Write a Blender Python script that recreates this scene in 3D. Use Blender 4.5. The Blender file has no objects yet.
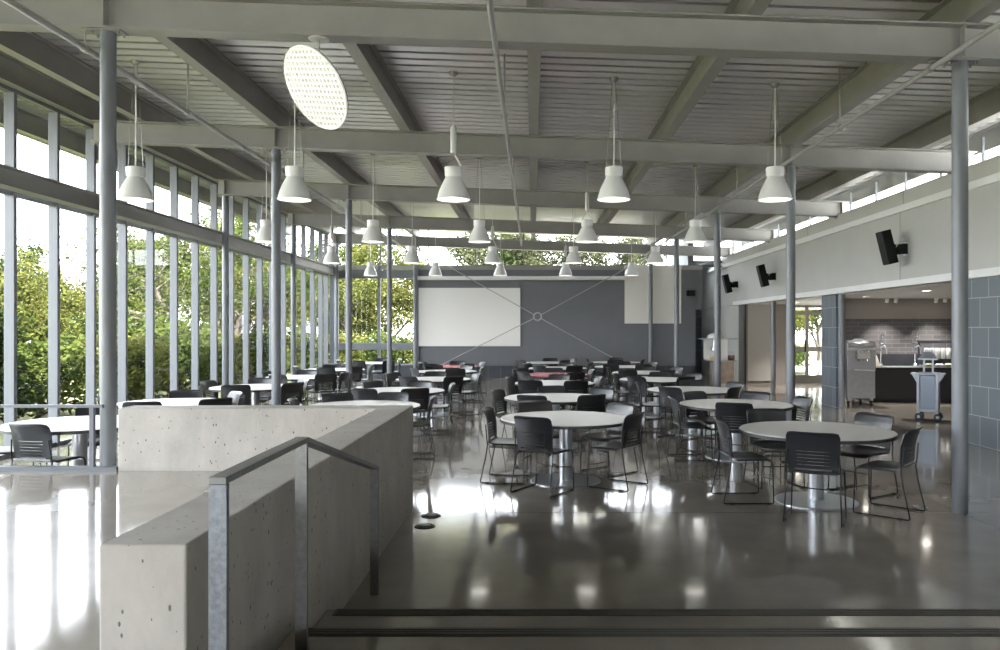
import bpy, bmesh, math, random
from mathutils import Vector, Matrix
C = bpy.context
COL = C.scene.collection
PI = math.pi
H = 1.75                       # eye height above the dining floor
rnd = random.Random(7)

# ------------------------------------------------------------------ materials
MATS = {}
def nodes_of(name):
    m = bpy.data.materials.new(name); m.use_nodes = True
    nt = m.node_tree
    return m, nt, nt.nodes['Principled BSDF']
def mat(name, col, rough=.5, metal=0., spec=.5, emit=None, estr=0., noise=0., nscale=8., bump=0., bscale=60., trans=0., coat=0.):
    m, nt, b = nodes_of(name)
    b.inputs['Base Color'].default_value = (*col, 1)
    b.inputs['Roughness'].default_value = rough
    b.inputs['Metallic'].default_value = metal
    b.inputs['Specular IOR Level'].default_value = spec
    if coat: b.inputs['Coat Weight'].default_value = coat
    if emit:
        b.inputs['Emission Color'].default_value = (*emit, 1); b.inputs['Emission Strength'].default_value = estr
    if noise or bump:
        tc = nt.nodes.new('ShaderNodeTexCoord')
    if noise:
        n = nt.nodes.new('ShaderNodeTexNoise'); n.inputs['Scale'].default_value = nscale; n.inputs['Detail'].default_value = 6
        nt.links.new(tc.outputs['Object'], n.inputs['Vector'])
        r = nt.nodes.new('ShaderNodeValToRGB')
        r.color_ramp.elements[0].position = .3; r.color_ramp.elements[1].position = .7
        r.color_ramp.elements[0].color = (*[c*(1-noise) for c in col], 1)
        r.color_ramp.elements[1].color = (*[min(1, c*(1+noise)) for c in col], 1)
        nt.links.new(n.outputs['Fac'], r.inputs['Fac']); nt.links.new(r.outputs['Color'], b.inputs['Base Color'])
    if bump:
        n2 = nt.nodes.new('ShaderNodeTexNoise'); n2.inputs['Scale'].default_value = bscale; n2.inputs['Detail'].default_value = 4
        nt.links.new(tc.outputs['Object'], n2.inputs['Vector'])
        bp = nt.nodes.new('ShaderNodeBump'); bp.inputs['Strength'].default_value = bump; bp.inputs['Distance'].default_value = .01
        nt.links.new(n2.outputs['Fac'], bp.inputs['Height']); nt.links.new(bp.outputs['Normal'], b.inputs['Normal'])
    MATS[name] = m
    return m

STEEL = mat('painted_steel', (.32, .313, .297), .42, noise=.06, nscale=3)
COLM = mat('column_paint', (.19, .202, .222), .35, noise=.05, nscale=4)
PIPE = mat('pipe_paint', (.42, .42, .41), .35, .3)
ALU = mat('aluminium', (.15, .16, .182), .4, .0)
GALV = mat('galvanised', (.20, .215, .24), .42, .4, noise=.22, nscale=60)
RAIL = mat('mill_steel', (.19, .19, .186), .42, .35, noise=.15, nscale=40)
WHITE = mat('white_paint', (.86, .86, .85), .5)
PANEL = mat('upper_wall_paint', (.56, .56, .53), .55, noise=.03, nscale=1.5)
GREYW = mat('grey_wall_paint', (.155, .162, .178), .5, noise=.04, nscale=2)
BOARD = mat('whiteboard_face', (.86, .85, .82), .35)
SCREEN = mat('screen_fabric', (.84, .82, .76), .7)
BLACK = mat('black_plastic', (.016, .017, .021), .30, spec=.6)
ROD = mat('black_rod', (.016, .017, .018), .38, .4)
SPK = mat('speaker_black', (.006, .006, .006), .7, spec=.2)
CHROME = mat('chrome', (.62, .63, .65), .18, 1.)
STAIN = mat('stainless', (.46, .48, .51), .3, .9, noise=.08, nscale=10)
BRUSHED = mat('brushed_metal', (.52, .54, .57), .28, .8, noise=.06, nscale=30)
LAMIN = mat('table_laminate', (.66, .64, .615), .34, spec=.9)
REDL = mat('red_laminate', (.62, .055, .085), .25, spec=.7)
EDGE = mat('table_edge', (.035, .037, .040), .45)
SHADE = mat('lamp_shade', (.88, .88, .87), .35, spec=.5)
NICKEL = mat('nickel', (.42, .40, .36), .35, .8)
CORDM = mat('cord', (.85, .85, .83), .5)
BULB = mat('lamp_glow', (1, 1, 1), .5, emit=(1, .97, .90), estr=1.1)
GLOWS = mat('downlight_glow', (1, 1, 1), .5, emit=(1, .93, .82), estr=8)
BROWN = mat('brown_wall', (.25, .222, .20), .6)
PALEDOOR = mat('pale_door', (.36, .345, .32), .5)
JAMB = mat('dark_jamb', (.13, .122, .112), .5)
WOODP = mat('wood_veneer', (.36, .29, .22), .45, noise=.2, nscale=6)
DARKC = mat('dark_counter', (.028, .030, .034), .4)
NAVY = mat('dark_stone', (.035, .036, .042), .25)
STRIP = mat('nosing_grit', (.13, .122, .108), .8, bump=.9, bscale=160)
RUBBER = mat('rubber', (.03, .03, .03), .7)
PAPER = mat('white_plastic', (.75, .75, .73), .4)
COPPER = mat('copper', (.30, .16, .11), .3, .7)
BRASS = mat('floor_brass', (.035, .032, .028), .4, .4)
BARK = mat('bark', (.040, .033, .026), .9, noise=.3, nscale=12)

def concrete(name, c0, c1, rough, voids=True, dark=.35):
    m, nt, b = nodes_of(name); L = nt.links.new
    tc = nt.nodes.new('ShaderNodeTexCoord')
    mp = nt.nodes.new('ShaderNodeMapping'); mp.inputs['Scale'].default_value = (1, 1, .55)
    L(tc.outputs['Object'], mp.inputs['Vector'])
    n = nt.nodes.new('ShaderNodeTexNoise'); n.inputs['Scale'].default_value = 3.2; n.inputs['Detail'].default_value = 9; n.inputs['Roughness'].default_value = .68
    L(mp.outputs[0], n.inputs['Vector'])
    r = nt.nodes.new('ShaderNodeValToRGB'); r.color_ramp.elements[0].position = .32; r.color_ramp.elements[1].position = .68
    r.color_ramp.elements[0].color = (*c0, 1); r.color_ramp.elements[1].color = (*c1, 1)
    L(n.outputs['Fac'], r.inputs['Fac'])
    out = r.outputs['Color']
    if voids:
        v = nt.nodes.new('ShaderNodeTexVoronoi'); v.inputs['Scale'].default_value = 34; v.inputs['Randomness'].default_value = 1
        n3 = nt.nodes.new('ShaderNodeTexNoise'); n3.inputs['Scale'].default_value = 14
        L(tc.outputs['Object'], n3.inputs['Vector'])
        L(mp.outputs[0], v.inputs['Vector'])
        # void radius varies with a slow noise and most cells have none
        mm = nt.nodes.new('ShaderNodeMath'); mm.operation = 'MULTIPLY_ADD'; mm.inputs[1].default_value = .75; mm.inputs[2].default_value = -.262
        L(n3.outputs['Fac'], mm.inputs[0])
        lt = nt.nodes.new('ShaderNodeMath'); lt.operation = 'LESS_THAN'
        L(v.outputs['Distance'], lt.inputs[0]); L(mm.outputs[0], lt.inputs[1])
        sep = nt.nodes.new('ShaderNodeSeparateColor'); L(v.outputs['Color'], sep.inputs[0])
        gt = nt.nodes.new('ShaderNodeMath'); gt.operation = 'GREATER_THAN'; gt.inputs[1].default_value = .28
        L(sep.outputs[0], gt.inputs[0])
        mu = nt.nodes.new('ShaderNodeMath'); mu.operation = 'MULTIPLY'; L(lt.outputs[0], mu.inputs[0]); L(gt.outputs[0], mu.inputs[1])
        mx = nt.nodes.new('ShaderNodeMix'); mx.data_type = 'RGBA'
        mx.inputs['B'].default_value = (*[c*dark for c in c0], 1)
        L(out, mx.inputs['A']); L(mu.outputs[0], mx.inputs['Factor'])
        out = mx.outputs['Result']
        bp = nt.nodes.new('ShaderNodeBump'); bp.inputs['Strength'].default_value = .6; bp.inputs['Distance'].default_value = .01; bp.invert = True
        L(mu.outputs[0], bp.inputs['Height']); L(bp.outputs['Normal'], b.inputs['Normal'])
    L(out, b.inputs['Base Color'])
    b.inputs['Roughness'].default_value = rough
    return m
CONC = concrete('cast_concrete', (.37, .345, .310), (.50, .47, .43), .6)

def polished(name):
    m, nt, b = nodes_of(name); L = nt.links.new
    tc = nt.nodes.new('ShaderNodeTexCoord')
    n = nt.nodes.new('ShaderNodeTexNoise'); n.inputs['Scale'].default_value = 2.2; n.inputs['Detail'].default_value = 4; n.inputs['Roughness'].default_value = .5
    L(tc.outputs['Object'], n.inputs['Vector'])
    r = nt.nodes.new('ShaderNodeValToRGB'); r.color_ramp.elements[0].position = .25; r.color_ramp.elements[1].position = .75
    r.color_ramp.elements[0].color = (.25, .222, .188, 1); r.color_ramp.elements[1].color = (.34, .306, .263, 1)
    L(n.outputs['Fac'], r.inputs['Fac'])
    # control joints every bay
    br = nt.nodes.new('ShaderNodeTexBrick'); br.offset = 0; br.inputs['Scale'].default_value = 1
    br.inputs['Brick Width'].default_value = 8.1; br.inputs['Row Height'].default_value = 4.83; br.inputs['Mortar Size'].default_value = .006
    br.inputs['Color1'].default_value = (1, 1, 1, 1); br.inputs['Color2'].default_value = (1, 1, 1, 1); br.inputs['Mortar'].default_value = (.45, .45, .45, 1)
    mp = nt.nodes.new('ShaderNodeMapping'); mp.inputs['Location'].default_value = (44.55, 48.3-2.54, 0)
    L(tc.outputs['Object'], mp.inputs['Vector']); L(mp.outputs[0], br.inputs['Vector'])
    mx = nt.nodes.new('ShaderNodeMix'); mx.data_type = 'RGBA'; mx.blend_type = 'MULTIPLY'; mx.inputs['Factor'].default_value = 1
    L(r.outputs['Color'], mx.inputs['A']); L(br.outputs['Color'], mx.inputs['B'])
    L(mx.outputs['Result'], b.inputs['Base Color'])
    n2 = nt.nodes.new('ShaderNodeTexNoise'); n2.inputs['Scale'].default_value = 2.3; n2.inputs['Detail'].default_value = 8
    L(tc.outputs['Object'], n2.inputs['Vector'])
    r2 = nt.nodes.new('ShaderNodeMapRange'); r2.inputs['From Min'].default_value = .3; r2.inputs['From Max'].default_value = .7
    r2.inputs['To Min'].default_value = .085; r2.inputs['To Max'].default_value = .115
    L(n2.outputs['Fac'], r2.inputs['Value']); L(r2.outputs[0], b.inputs['Roughness'])
    b.inputs['Specular IOR Level'].default_value = .6; b.inputs['Coat Weight'].default_value = .3; b.inputs['Coat Roughness'].default_value = .045
    n4 = nt.nodes.new('ShaderNodeTexNoise'); n4.inputs['Scale'].default_value = 5; n4.inputs['Detail'].default_value = 3
    L(tc.outputs['Object'], n4.inputs['Vector'])
    bp = nt.nodes.new('ShaderNodeBump'); bp.inputs['Strength'].default_value = .025; bp.inputs['Distance'].default_value = .01
    L(n4.outputs['Fac'], bp.inputs['Height']); L(bp.outputs['Normal'], b.inputs['Normal'])
    return m
FLOOR = polished('polished_concrete')

def tile(name, ax, w, h, c1, c2, mortar, rough=.35, ms=.006, off=.5, loc=(0, 0, 0)):
    m, nt, b = nodes_of(name); L = nt.links.new
    tc = nt.nodes.new('ShaderNodeTexCoord'); sp = nt.nodes.new('ShaderNodeSeparateXYZ'); cb = nt.nodes.new('ShaderNodeCombineXYZ')
    L(tc.outputs['Object'], sp.inputs[0]); L(sp.outputs[ax], cb.inputs[0]); L(sp.outputs[2], cb.inputs[1])
    mp = nt.nodes.new('ShaderNodeMapping'); mp.inputs['Location'].default_value = loc
    L(cb.outputs[0], mp.inputs['Vector'])
    br = nt.nodes.new('ShaderNodeTexBrick'); br.offset = off; br.inputs['Scale'].default_value = 1
    br.inputs['Brick Width'].default_value = w; br.inputs['Row Height'].default_value = h; br.inputs['Mortar Size'].default_value = ms
    br.inputs['Mortar Smooth'].default_value = 0
    br.inputs['Color1'].default_value = (*c1, 1); br.inputs['Color2'].default_value = (*c2, 1); br.inputs['Mortar'].default_value = (*mortar, 1)
    L(mp.outputs[0], br.inputs['Vector']); L(br.outputs['Color'], b.inputs['Base Color'])
    b.inputs['Roughness'].default_value = rough
    return m
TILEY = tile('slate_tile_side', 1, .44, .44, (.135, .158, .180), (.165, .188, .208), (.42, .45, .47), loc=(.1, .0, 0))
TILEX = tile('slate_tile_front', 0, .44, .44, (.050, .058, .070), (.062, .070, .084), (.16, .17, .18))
SUBWAY = tile('subway_tile', 0, .34, .105, (.085, .082, .088), (.115, .109, .11), (.19, .18, .17), .25, ms=.005)

def glassmat():
    m = bpy.data.materials.new('window_glass'); m.use_nodes = True; nt = m.node_tree; L = nt.links.new
    nt.nodes.clear()
    o = nt.nodes.new('ShaderNodeOutputMaterial'); t = nt.nodes.new('ShaderNodeBsdfTransparent'); g = nt.nodes.new('ShaderNodeBsdfGlossy')
    t.inputs[0].default_value = (.955, .97, .962, 1); g.inputs['Roughness'].default_value = .01
    lw = nt.nodes.new('ShaderNodeLayerWeight'); lw.inputs['Blend'].default_value = .5
    pw = nt.nodes.new('ShaderNodeMath'); pw.operation = 'POWER'; pw.inputs[1].default_value = 5
    f = nt.nodes.new('ShaderNodeMath'); f.operation = 'MULTIPLY_ADD'; f.inputs[1].default_value = .55; f.inputs[2].default_value = .012
    L(lw.outputs['Facing'], pw.inputs[0]); L(pw.outputs[0], f.inputs[0])
    mx = nt.nodes.new('ShaderNodeMixShader')
    L(f.outputs[0], mx.inputs[0]); L(t.outputs[0], mx.inputs[1]); L(g.outputs[0], mx.inputs[2]); L(mx.outputs[0], o.inputs[0])
    return m
GLASS = glassmat()

def deckmat():
    m, nt, b = nodes_of('galvanised_deck'); L = nt.links.new
    tc = nt.nodes.new('ShaderNodeTexCoord')
    mp = nt.nodes.new('ShaderNodeMapping'); mp.inputs['Scale'].default_value = (.35, 3.5, 1)
    L(tc.outputs['Object'], mp.inputs['Vector'])
    n = nt.nodes.new('ShaderNodeTexNoise'); n.inputs['Scale'].default_value = 2; n.inputs['Detail'].default_value = 6
    L(mp.outputs[0], n.inputs['Vector'])
    r = nt.nodes.new('ShaderNodeMapRange'); r.inputs['To Min'].default_value = .26; r.inputs['To Max'].default_value = .48
    L(n.outputs['Fac'], r.inputs['Value']); L(r.outputs[0], b.inputs['Roughness'])
    b.inputs['Base Color'].default_value = (.78, .77, .75, 1); b.inputs['Metallic'].default_value = .8
    return m
DECK = deckmat()

def leafmat(name, a, b_, tr):
    m = bpy.data.materials.new(name); m.use_nodes = True; nt = m.node_tree; L = nt.links.new
    nt.nodes.clear()
    o = nt.nodes.new('ShaderNodeOutputMaterial'); d = nt.nodes.new('ShaderNodeBsdfDiffuse'); t = nt.nodes.new('ShaderNodeBsdfTranslucent')
    tc = nt.nodes.new('ShaderNodeTexCoord'); n = nt.nodes.new('ShaderNodeTexNoise'); n.inputs['Scale'].default_value = 1.1; n.inputs['Detail'].default_value = 5
    L(tc.outputs['Object'], n.inputs['Vector'])
    r = nt.nodes.new('ShaderNodeValToRGB'); r.color_ramp.elements[0].position = .35; r.color_ramp.elements[1].position = .68
    r.color_ramp.elements[0].color = (*a, 1); r.color_ramp.elements[1].color = (*b_, 1)
    L(n.outputs['Fac'], r.inputs['Fac']); L(r.outputs['Color'], d.inputs[0]); L(r.outputs['Color'], t.inputs[0])
    mx = nt.nodes.new('ShaderNodeMixShader'); mx.inputs[0].default_value = tr
    L(d.outputs[0], mx.inputs[1]); L(t.outputs[0], mx.inputs[2]); L(mx.outputs[0], o.inputs[0])
    return m
LEAF = [leafmat('leaf_oak', (.020, .031, .009), (.068, .084, .022), .4),
        leafmat('leaf_dark', (.010, .017, .007), (.027, .037, .014), .3),
        leafmat('leaf_yellow', (.040, .050, .013), (.105, .104, .03), .45),
        leafmat('leaf_dusty', (.034, .040, .022), (.08, .083, .046), .35)]
GROUND = mat('grass_ground', (.13, .13, .055), .95, noise=.4, nscale=.6)
PAVING = mat('outdoor_paving', (.33, .32, .29), .8, noise=.08, nscale=2)

# ------------------------------------------------------------------ mesh builder
class MB:
    def __init__(s): s.v = []; s.f = []; s.mi = []; s.cur = 0
    def add(s, vs, fs):
        o = len(s.v); s.v += [tuple(v) for v in vs]; s.f += [tuple(i+o for i in f) for f in fs]; s.mi += [s.cur]*len(fs); return s
    def box(s, x0, x1, y0, y1, z0, z1):
        vs = [(x, y, z) for z in (z0, z1) for y in (y0, y1) for x in (x0, x1)]
        return s.add(vs, [(0, 2, 3, 1), (4, 5, 7, 6), (0, 1, 5, 4), (2, 6, 7, 3), (0, 4, 6, 2), (1, 3, 7, 5)])
    def hexa(s, pts):   # 8 points, bottom ring then top ring (ccw)
        return s.add(pts, [(3, 2, 1, 0), (4, 5, 6, 7), (0, 1, 5, 4), (1, 2, 6, 5), (2, 3, 7, 6), (3, 0, 4, 7)])
    def obox(s, c, ux, uy, uz, hx, hy, hz):
        c = Vector(c); ux, uy, uz = Vector(ux)*hx, Vector(uy)*hy, Vector(uz)*hz
        p = [c-ux-uy-uz, c+ux-uy-uz, c+ux+uy-uz, c-ux+uy-uz, c-ux-uy+uz, c+ux-uy+uz, c+ux+uy+uz, c-ux+uy+uz]
        return s.hexa(p)
    def tube(s, pts, r, n=8, caps=True, radii=None):
        pts = [Vector(p) for p in pts]; m = len(pts)
        t0 = (pts[1]-pts[0]).normalized()
        up = Vector((0, 0, 1)) if abs(t0.z) < .9 else Vector((1, 0, 0))
        a = t0.cross(up).normalized(); vs = []
        for i, p in enumerate(pts):
            if i == 0: t = t0
            elif i == m-1: t = (pts[i]-pts[i-1]).normalized()
            else:
                t = (pts[i+1]-pts[i]).normalized()+(pts[i]-pts[i-1]).normalized()
                t = t.normalized() if t.length > 1e-6 else t0
            a = (a-t*a.dot(t)).normalized(); b = t.cross(a)
            rr = radii[i] if radii else r
            for k in range(n):
                an = 2*PI*k/n; vs.append(p+(a*math.cos(an)+b*math.sin(an))*rr)
        fs = [(i*n+k, i*n+(k+1) % n, (i+1)*n+(k+1) % n, (i+1)*n+k) for i in range(m-1) for k in range(n)]
        if caps: fs += [tuple(range(n-1, -1, -1)), tuple((m-1)*n+k for k in range(n))]
        return s.add(vs, fs)
    def lathe(s, prof, c=(0, 0, 0), n=32, sq=None):   # prof list of (r, z)
        vs = []; fs = []
        for r, z in prof:
            for k in range(n):
                an = 2*PI*k/n; vs.append((c[0]+r*math.cos(an), c[1]+r*math.sin(an), c[2]+z))
        m = len(prof)
        fs = [(i*n+k, i*n+(k+1) % n, (i+1)*n+(k+1) % n, (i+1)*n+k) for i in range(m-1) for k in range(n)]
        if prof[0][0] > 1e-5 and sq != 'open': fs.append(tuple(range(n-1, -1, -1)))
        if prof[-1][0] > 1e-5 and sq != 'open': fs.append(tuple((m-1)*n+k for k in range(n)))
        return s.add(vs, fs)
    def prism(s, poly, axis, a, b):    # poly 2d in the other two axes
        def P(u, v, w): return {'x': (w, u, v), 'y': (u, w, v), 'z': (u, v, w)}[axis]
        n = len(poly)
        vs = [P(u, v, a) for u, v in poly]+[P(u, v, b) for u, v in poly]
        fs = [tuple(range(n-1, -1, -1)), tuple(range(n, 2*n))]+[(i, (i+1) % n, n+(i+1) % n, n+i) for i in range(n)]
        return s.add(vs, fs)
    def ibeam(s, axis, a, b, c1, z0, z1, w, tf=.016, tw=.010, slope=0.):
        # I section along x or y; slope drops z along x
        def q(lo, hi, zl, zh):
            if axis == 'x':
                p = [(a, lo, zl+slope*a), (b, lo, zl+slope*b), (b, hi, zl+slope*b), (a, hi, zl+slope*a),
                     (a, lo, zh+slope*a), (b, lo, zh+slope*b), (b, hi, zh+slope*b), (a, hi, zh+slope*a)]
            else:
                p = [(lo, a, zl+slope*lo), (hi, a, zl+slope*hi), (hi, b, zl+slope*hi), (lo, b, zl+slope*lo),
                     (lo, a, zh+slope*lo), (hi, a, zh+slope*hi), (hi, b, zh+slope*hi), (lo, b, zh+slope*lo)]
            s.hexa(p)
        q(c1-w/2, c1+w/2, z0, z0+tf); q(c1-w/2, c1+w/2, z1-tf, z1); q(c1-tw/2, c1+tw/2, z0+tf, z1-tf)
        return s
    def build(s, name, m, parent=None, loc=(0, 0, 0), smooth=False, bevel=0., fixn=True):
        me = bpy.data.meshes.new(name)
        L = Vector(loc)
        me.from_pydata([tuple(Vector(v)-L) for v in s.v], [], s.f)
        for mm in (m if isinstance(m, (list, tuple)) else [m]): me.materials.append(mm)
        if isinstance(m, (list, tuple)): me.polygons.foreach_set('material_index', s.mi)
        if fixn:
            bm = bmesh.new(); bm.from_mesh(me); bmesh.ops.recalc_face_normals(bm, faces=bm.faces[:]); bm.to_mesh(me); bm.free()
        if smooth:
            me.polygons.foreach_set('use_smooth', [True]*len(me.polygons))
            try: me.set_sharp_from_angle(angle=math.radians(38))
            except Exception: pass
        me.update()
        o = bpy.data.objects.new(name, me); COL.objects.link(o)
        o.location = loc
        if parent: o.parent = parent; o.location = Vector(loc)
        if bevel:
            bv = o.modifiers.new('bevel', 'BEVEL'); bv.width = bevel; bv.segments = 2; bv.limit_method = 'ANGLE'
        return o

def tag(o, label=None, cat=None, group=None, kind=None):
    if label: o['label'] = label
    if cat: o['category'] = cat
    if group: o['group'] = group
    if kind: o['kind'] = kind
    return o
def empty(name, loc=(0, 0, 0), rz=0., **k):
    o = bpy.data.objects.new(name, None); COL.objects.link(o); o.empty_display_size = .1
    o.location = loc; o.rotation_euler = (0, 0, rz)
    return tag(o, **k)
def struct(name, mb, m, label=None, cat=None, group=None, **k):
    return tag(mb.build(name, m, **k), label, cat, group, 'structure')
def copy_thing(root, loc, rz, label, group=None):
    r = root.copy(); COL.objects.link(r); r.location = loc; r.rotation_euler = (0, 0, rz); r['label'] = label
    if group: r['group'] = group
    for ch in list(root.children):
        c = ch.copy(); COL.objects.link(c); c.parent = r
        for g in list(ch.children):
            d = g.copy(); COL.objects.link(d); d.parent = c
    return r

# ------------------------------------------------------------------ dimensions
BAY = 4.83
BEAMS = [7.37+BAY*k for k in range(5)]       # 7.37 ... 26.69
SL = -.0355
BEAM_B = H+2.67; BEAM_T = H+3.0; DECK_B = H+3.36
YB = -7.0                                     # back of the room
YF = 27.0                                     # face of the far wall
XG = -7.10                                    # window wall glazing
XR = 6.65                                     # serving side wall face
ORD = ['first', 'second', 'third', 'fourth', 'fifth', 'sixth', 'seventh', 'eighth', 'ninth', 'tenth']

# ------------------------------------------------------------------ floor, landing, steps
fl = MB(); fl.box(-7.3, 13.2, 4.45, 31.2, -.3, 0); fl.box(-7.3, -1.3, 4.0, 4.46, -.3, -.001)
struct('floor', fl, FLOOR)
ld = MB(); ld.box(-7.3, -1.30, YB, 7.25, .0, .417); ld.box(-1.31, 13.2, YB, 3.17, -.3, .417)
struct('floor_landing', ld, FLOOR)
stp = empty('concrete_steps', (2.8, 4.1, 0), label='wide dark concrete steps with black grit nosings down to the dining floor', cat='steps')
for (ya, yb, z) in ((3.17, 3.81, .278), (3.81, 4.45, .139)):
    t = MB().box(-1.17, 6.64, ya, yb, -.2, z).build('tread', FLOOR, stp, loc=(0, 0, 0)); t.location = -stp.location
    n = MB()
    n.box(-1.12, 6.6, yb-.098, yb+.002, z-.03, z+.004)
    for k in range(3): n.box(-1.10, 6.6, yb-.085+.03*k, yb-.072+.03*k, z, z+.007)
    nn = n.build('nosing_strip', STRIP, t); nn['label'] = 'black ribbed grit strip'
edge = MB().box(-7.05, -3.88, 7.25, 7.34, .30, .452)
tag(edge.build('edge_curb', ALU, loc=(-5.5, 7.3, .3)), 'pale metal edge curb along the raised landing under the guard rail', 'curb')

# concrete parapet (L shape)
pa = MB()
poly = [(-1.50, 2.69), (-1.198, 2.69), (-1.158, 7.55), (-3.87, 7.55), (-3.87, 7.26), (-1.452, 7.26)]
pa.prism(poly, 'z', -.15, 1.0)
par = pa.build('concrete_parapet', CONC, loc=(-1.3, 5.0, 0), bevel=.008)
tag(par, 'L-shaped pale cast concrete parapet wall around the raised landing', 'parapet')

# handrail: flat bars
hr = empty('stair_handrail', (-1.036, 3.5, 0), label='square steel handrail on three posts beside the concrete parapet', cat='handrail')
def hbar(name, p, q, w, h):
    p, q = Vector(p), Vector(q); d = (q-p).normalized(); s_ = Vector((1, 0, 0)); u = s_.cross(d).normalized()
    return MB().obox((p+q)/2, s_, d, u, w*.98, (q-p).length/2, h)
def rel(o, r): o.location = Vector(o.location)-Vector(r.location); return o
for (y, zb, zt) in ((2.57, .417, 1.235), (3.49, .27, 1.235), (5.10, 0, .825)):
    w_ = .030 if y < 3 else .027
    p = MB().box(-1.036-w_, -1.036+w_, y-.012, y+.012, zb, zt)
    o = p.build('post', RAIL if y != 2.57 else GALV, hr, bevel=.002); rel(o, hr)
for p, q in (((-1.036, 2.556, 1.248), (-1.036, 3.50, 1.248)), ((-1.036, 3.48, 1.252), (-1.036, 5.115, .828))):
    rel(hbar('top_rail', p, q, .030, .012).build('top_rail', RAIL, hr, bevel=.002), hr)

gr = empty('guard_rail', (-5.4, 7.28, .417), label='slim pale metal guard rail over the landing edge beside the front window-row column', cat='railing')
rel(MB().box(-7.0, -4.02, 7.265, 7.295, 1.005, 1.032).build('top_rail', ALU, gr), gr)
for x in (-4.12, -5.9):
    rel(MB().box(x-.02, x+.02, 7.262, 7.298, .417, 1.006).build('post', ALU, gr), gr)

# floor boxes
for (x, y, t) in ((-.945, 7.24, 'farther from the steps'), (-.95, 6.86, 'nearer the steps')):
    e = empty('floor_outlet', (x, y, 0), label='round dark metal floor outlet cover beside the parapet, the one '+t, cat='outlet cover')
    MB().lathe([(.093, 0), (.090, .006), (.07, .012), (.062, .006), (0.0001, .006)], n=40).build('ring', BRASS, e, smooth=True)
    MB().lathe([(.058, .004), (.055, .013), (.0001, .016)], n=32).build('lid', BRASS, e, smooth=True)

# ------------------------------------------------------------------ roof
dk = MB()
pts = []; y = YB; P = .245
while y < 27.9:
    pts += [(y, 0), (y+.178, 0), (y+.178, .13), (y+.244, .13)]; y += P
XA, XBk = -8.75, 7.5
top = []
vs = []; fs = []
for i, (yy, dz) in enumerate(pts):
    for x in (XA, XBk): vs.append((x, yy, DECK_B+dz+SL*x))
    for x in (XA, XBk): vs.append((x, yy, DECK_B+.2+SL*x))
n = len(pts)
for i in range(n-1):
    a, b = 4*i, 4*i+4
    fs += [(a, b, b+1, a+1), (a+2, a+3, b+3, b+2), (a, a+2, b+2, b), (a+1, b+1, b+3, a+3)]
fs += [(0, 1, 3, 2), (4*n-4, 4*n-2, 4*n-1, 4*n-3)]
dk.add(vs, fs)
struct('ceiling', dk, DECK, 'ribbed galvanised metal roof deck above the beams', 'ceiling')

for k, y in enumerate(BEAMS):
    e = empty('roof_beam', (0, y, BEAM_B), label=f'grey steel roof beam across the hall, {ORD[k]} from the steps', cat='beam', group='roof beams', kind='structure')
    rel(MB().ibeam('x', -6.88, 6.92, y, BEAM_B, BEAM_T, .20, slope=SL).build('beam_section', STEEL, e), e)
    for x in (-6.72, -4.02, 4.05, 6.75):
        zb, zt = BEAM_B+SL*x, BEAM_T+SL*x
        for s_ in (-1, 1):
            rel(MB().box(x-.006, x+.006, min(y, y+s_*.098), max(y, y+s_*.098), zb+.014, zt-.014).build('stiffener', STEEL, e), e)
PURL = [-8.62, -6.98, -6.10, -4.03, -1.98, .02, 2.07, 4.10, 6.10, 7.12]
PN = ['outside the window wall, at the eave', 'over the window wall head', 'second from the window wall', 'third from the window wall', 'next window-side of the middle',
      'in the middle of the hall', 'next serving-side of the middle', 'over the serving-row columns', 'inside the serving-side clerestory', 'over the serving-side clerestory']
for k, x in enumerate(PURL):
    o = MB().ibeam('y', YB, 27.8, x, BEAM_T+.002, DECK_B-.004, .15, slope=SL).build('roof_purlin', STEEL, loc=(x, 7.37, BEAM_T+SL*x))
    tag(o, 'grey steel roof purlin running lengthwise, '+PN[k], 'purlin', 'roof purlins', 'structure')
# dark boxed eave fascia outside
struct('eave_fascia_beam', MB().box(-8.80, -8.73, YB, 27.9, BEAM_T-.02+SL*-8.7+.02, DECK_B+.2+SL*-8.7), PANEL, 'pale fascia along the roof eave outside the window wall', 'fascia')

# columns
def column(x, y, z0, lab, r=.071):
    zt = BEAM_B+SL*x
    e = empty('steel_column', (x, y, z0), label=lab, cat='column', group='round steel columns', kind='structure')
    MB().lathe([(r, 0), (r, zt-z0-.012)], n=32).build('shaft', COLM, e, smooth=True)
    MB().box(-.15, .15, -.085, .085, zt-z0-.0145, zt-z0-.003).build('cap_plate', STEEL, e)
    for sx in (-.125, -.095, .095, .125):
        for sy in (-.05, .05):
            if abs(sx) == .125:
                MB().lathe([(.013, -.045), (.013, -.020), (.009, -.020), (.009, -.012)], (sx, sy, zt-z0), 6).build('bolt', NICKEL, e)
    return e
for k, y in enumerate(BEAMS):
    column(-4.02, y, .452 if k == 0 else 0, f'round grey steel column in the line behind the parapet, {ORD[k]} from the steps')
    column(4.05, y, 0, f'round grey steel column between the serving-row tables and the serving area, {ORD[k]} from the steps' if k < 4 else 'round grey steel column in front of the hanging screen on the grey wall')
for k, y in enumerate(BEAMS[1:]):
    column(-6.72, y, 0, f'round grey steel column against the window wall, {ORD[k]} from the steps')
for k, y in enumerate(BEAMS[2:4]):
    column(6.77, y, 0, ['round grey steel column at the tiled pier by the soft-serve machine', 'round grey steel column beside the pale panel door'][k])

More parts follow.
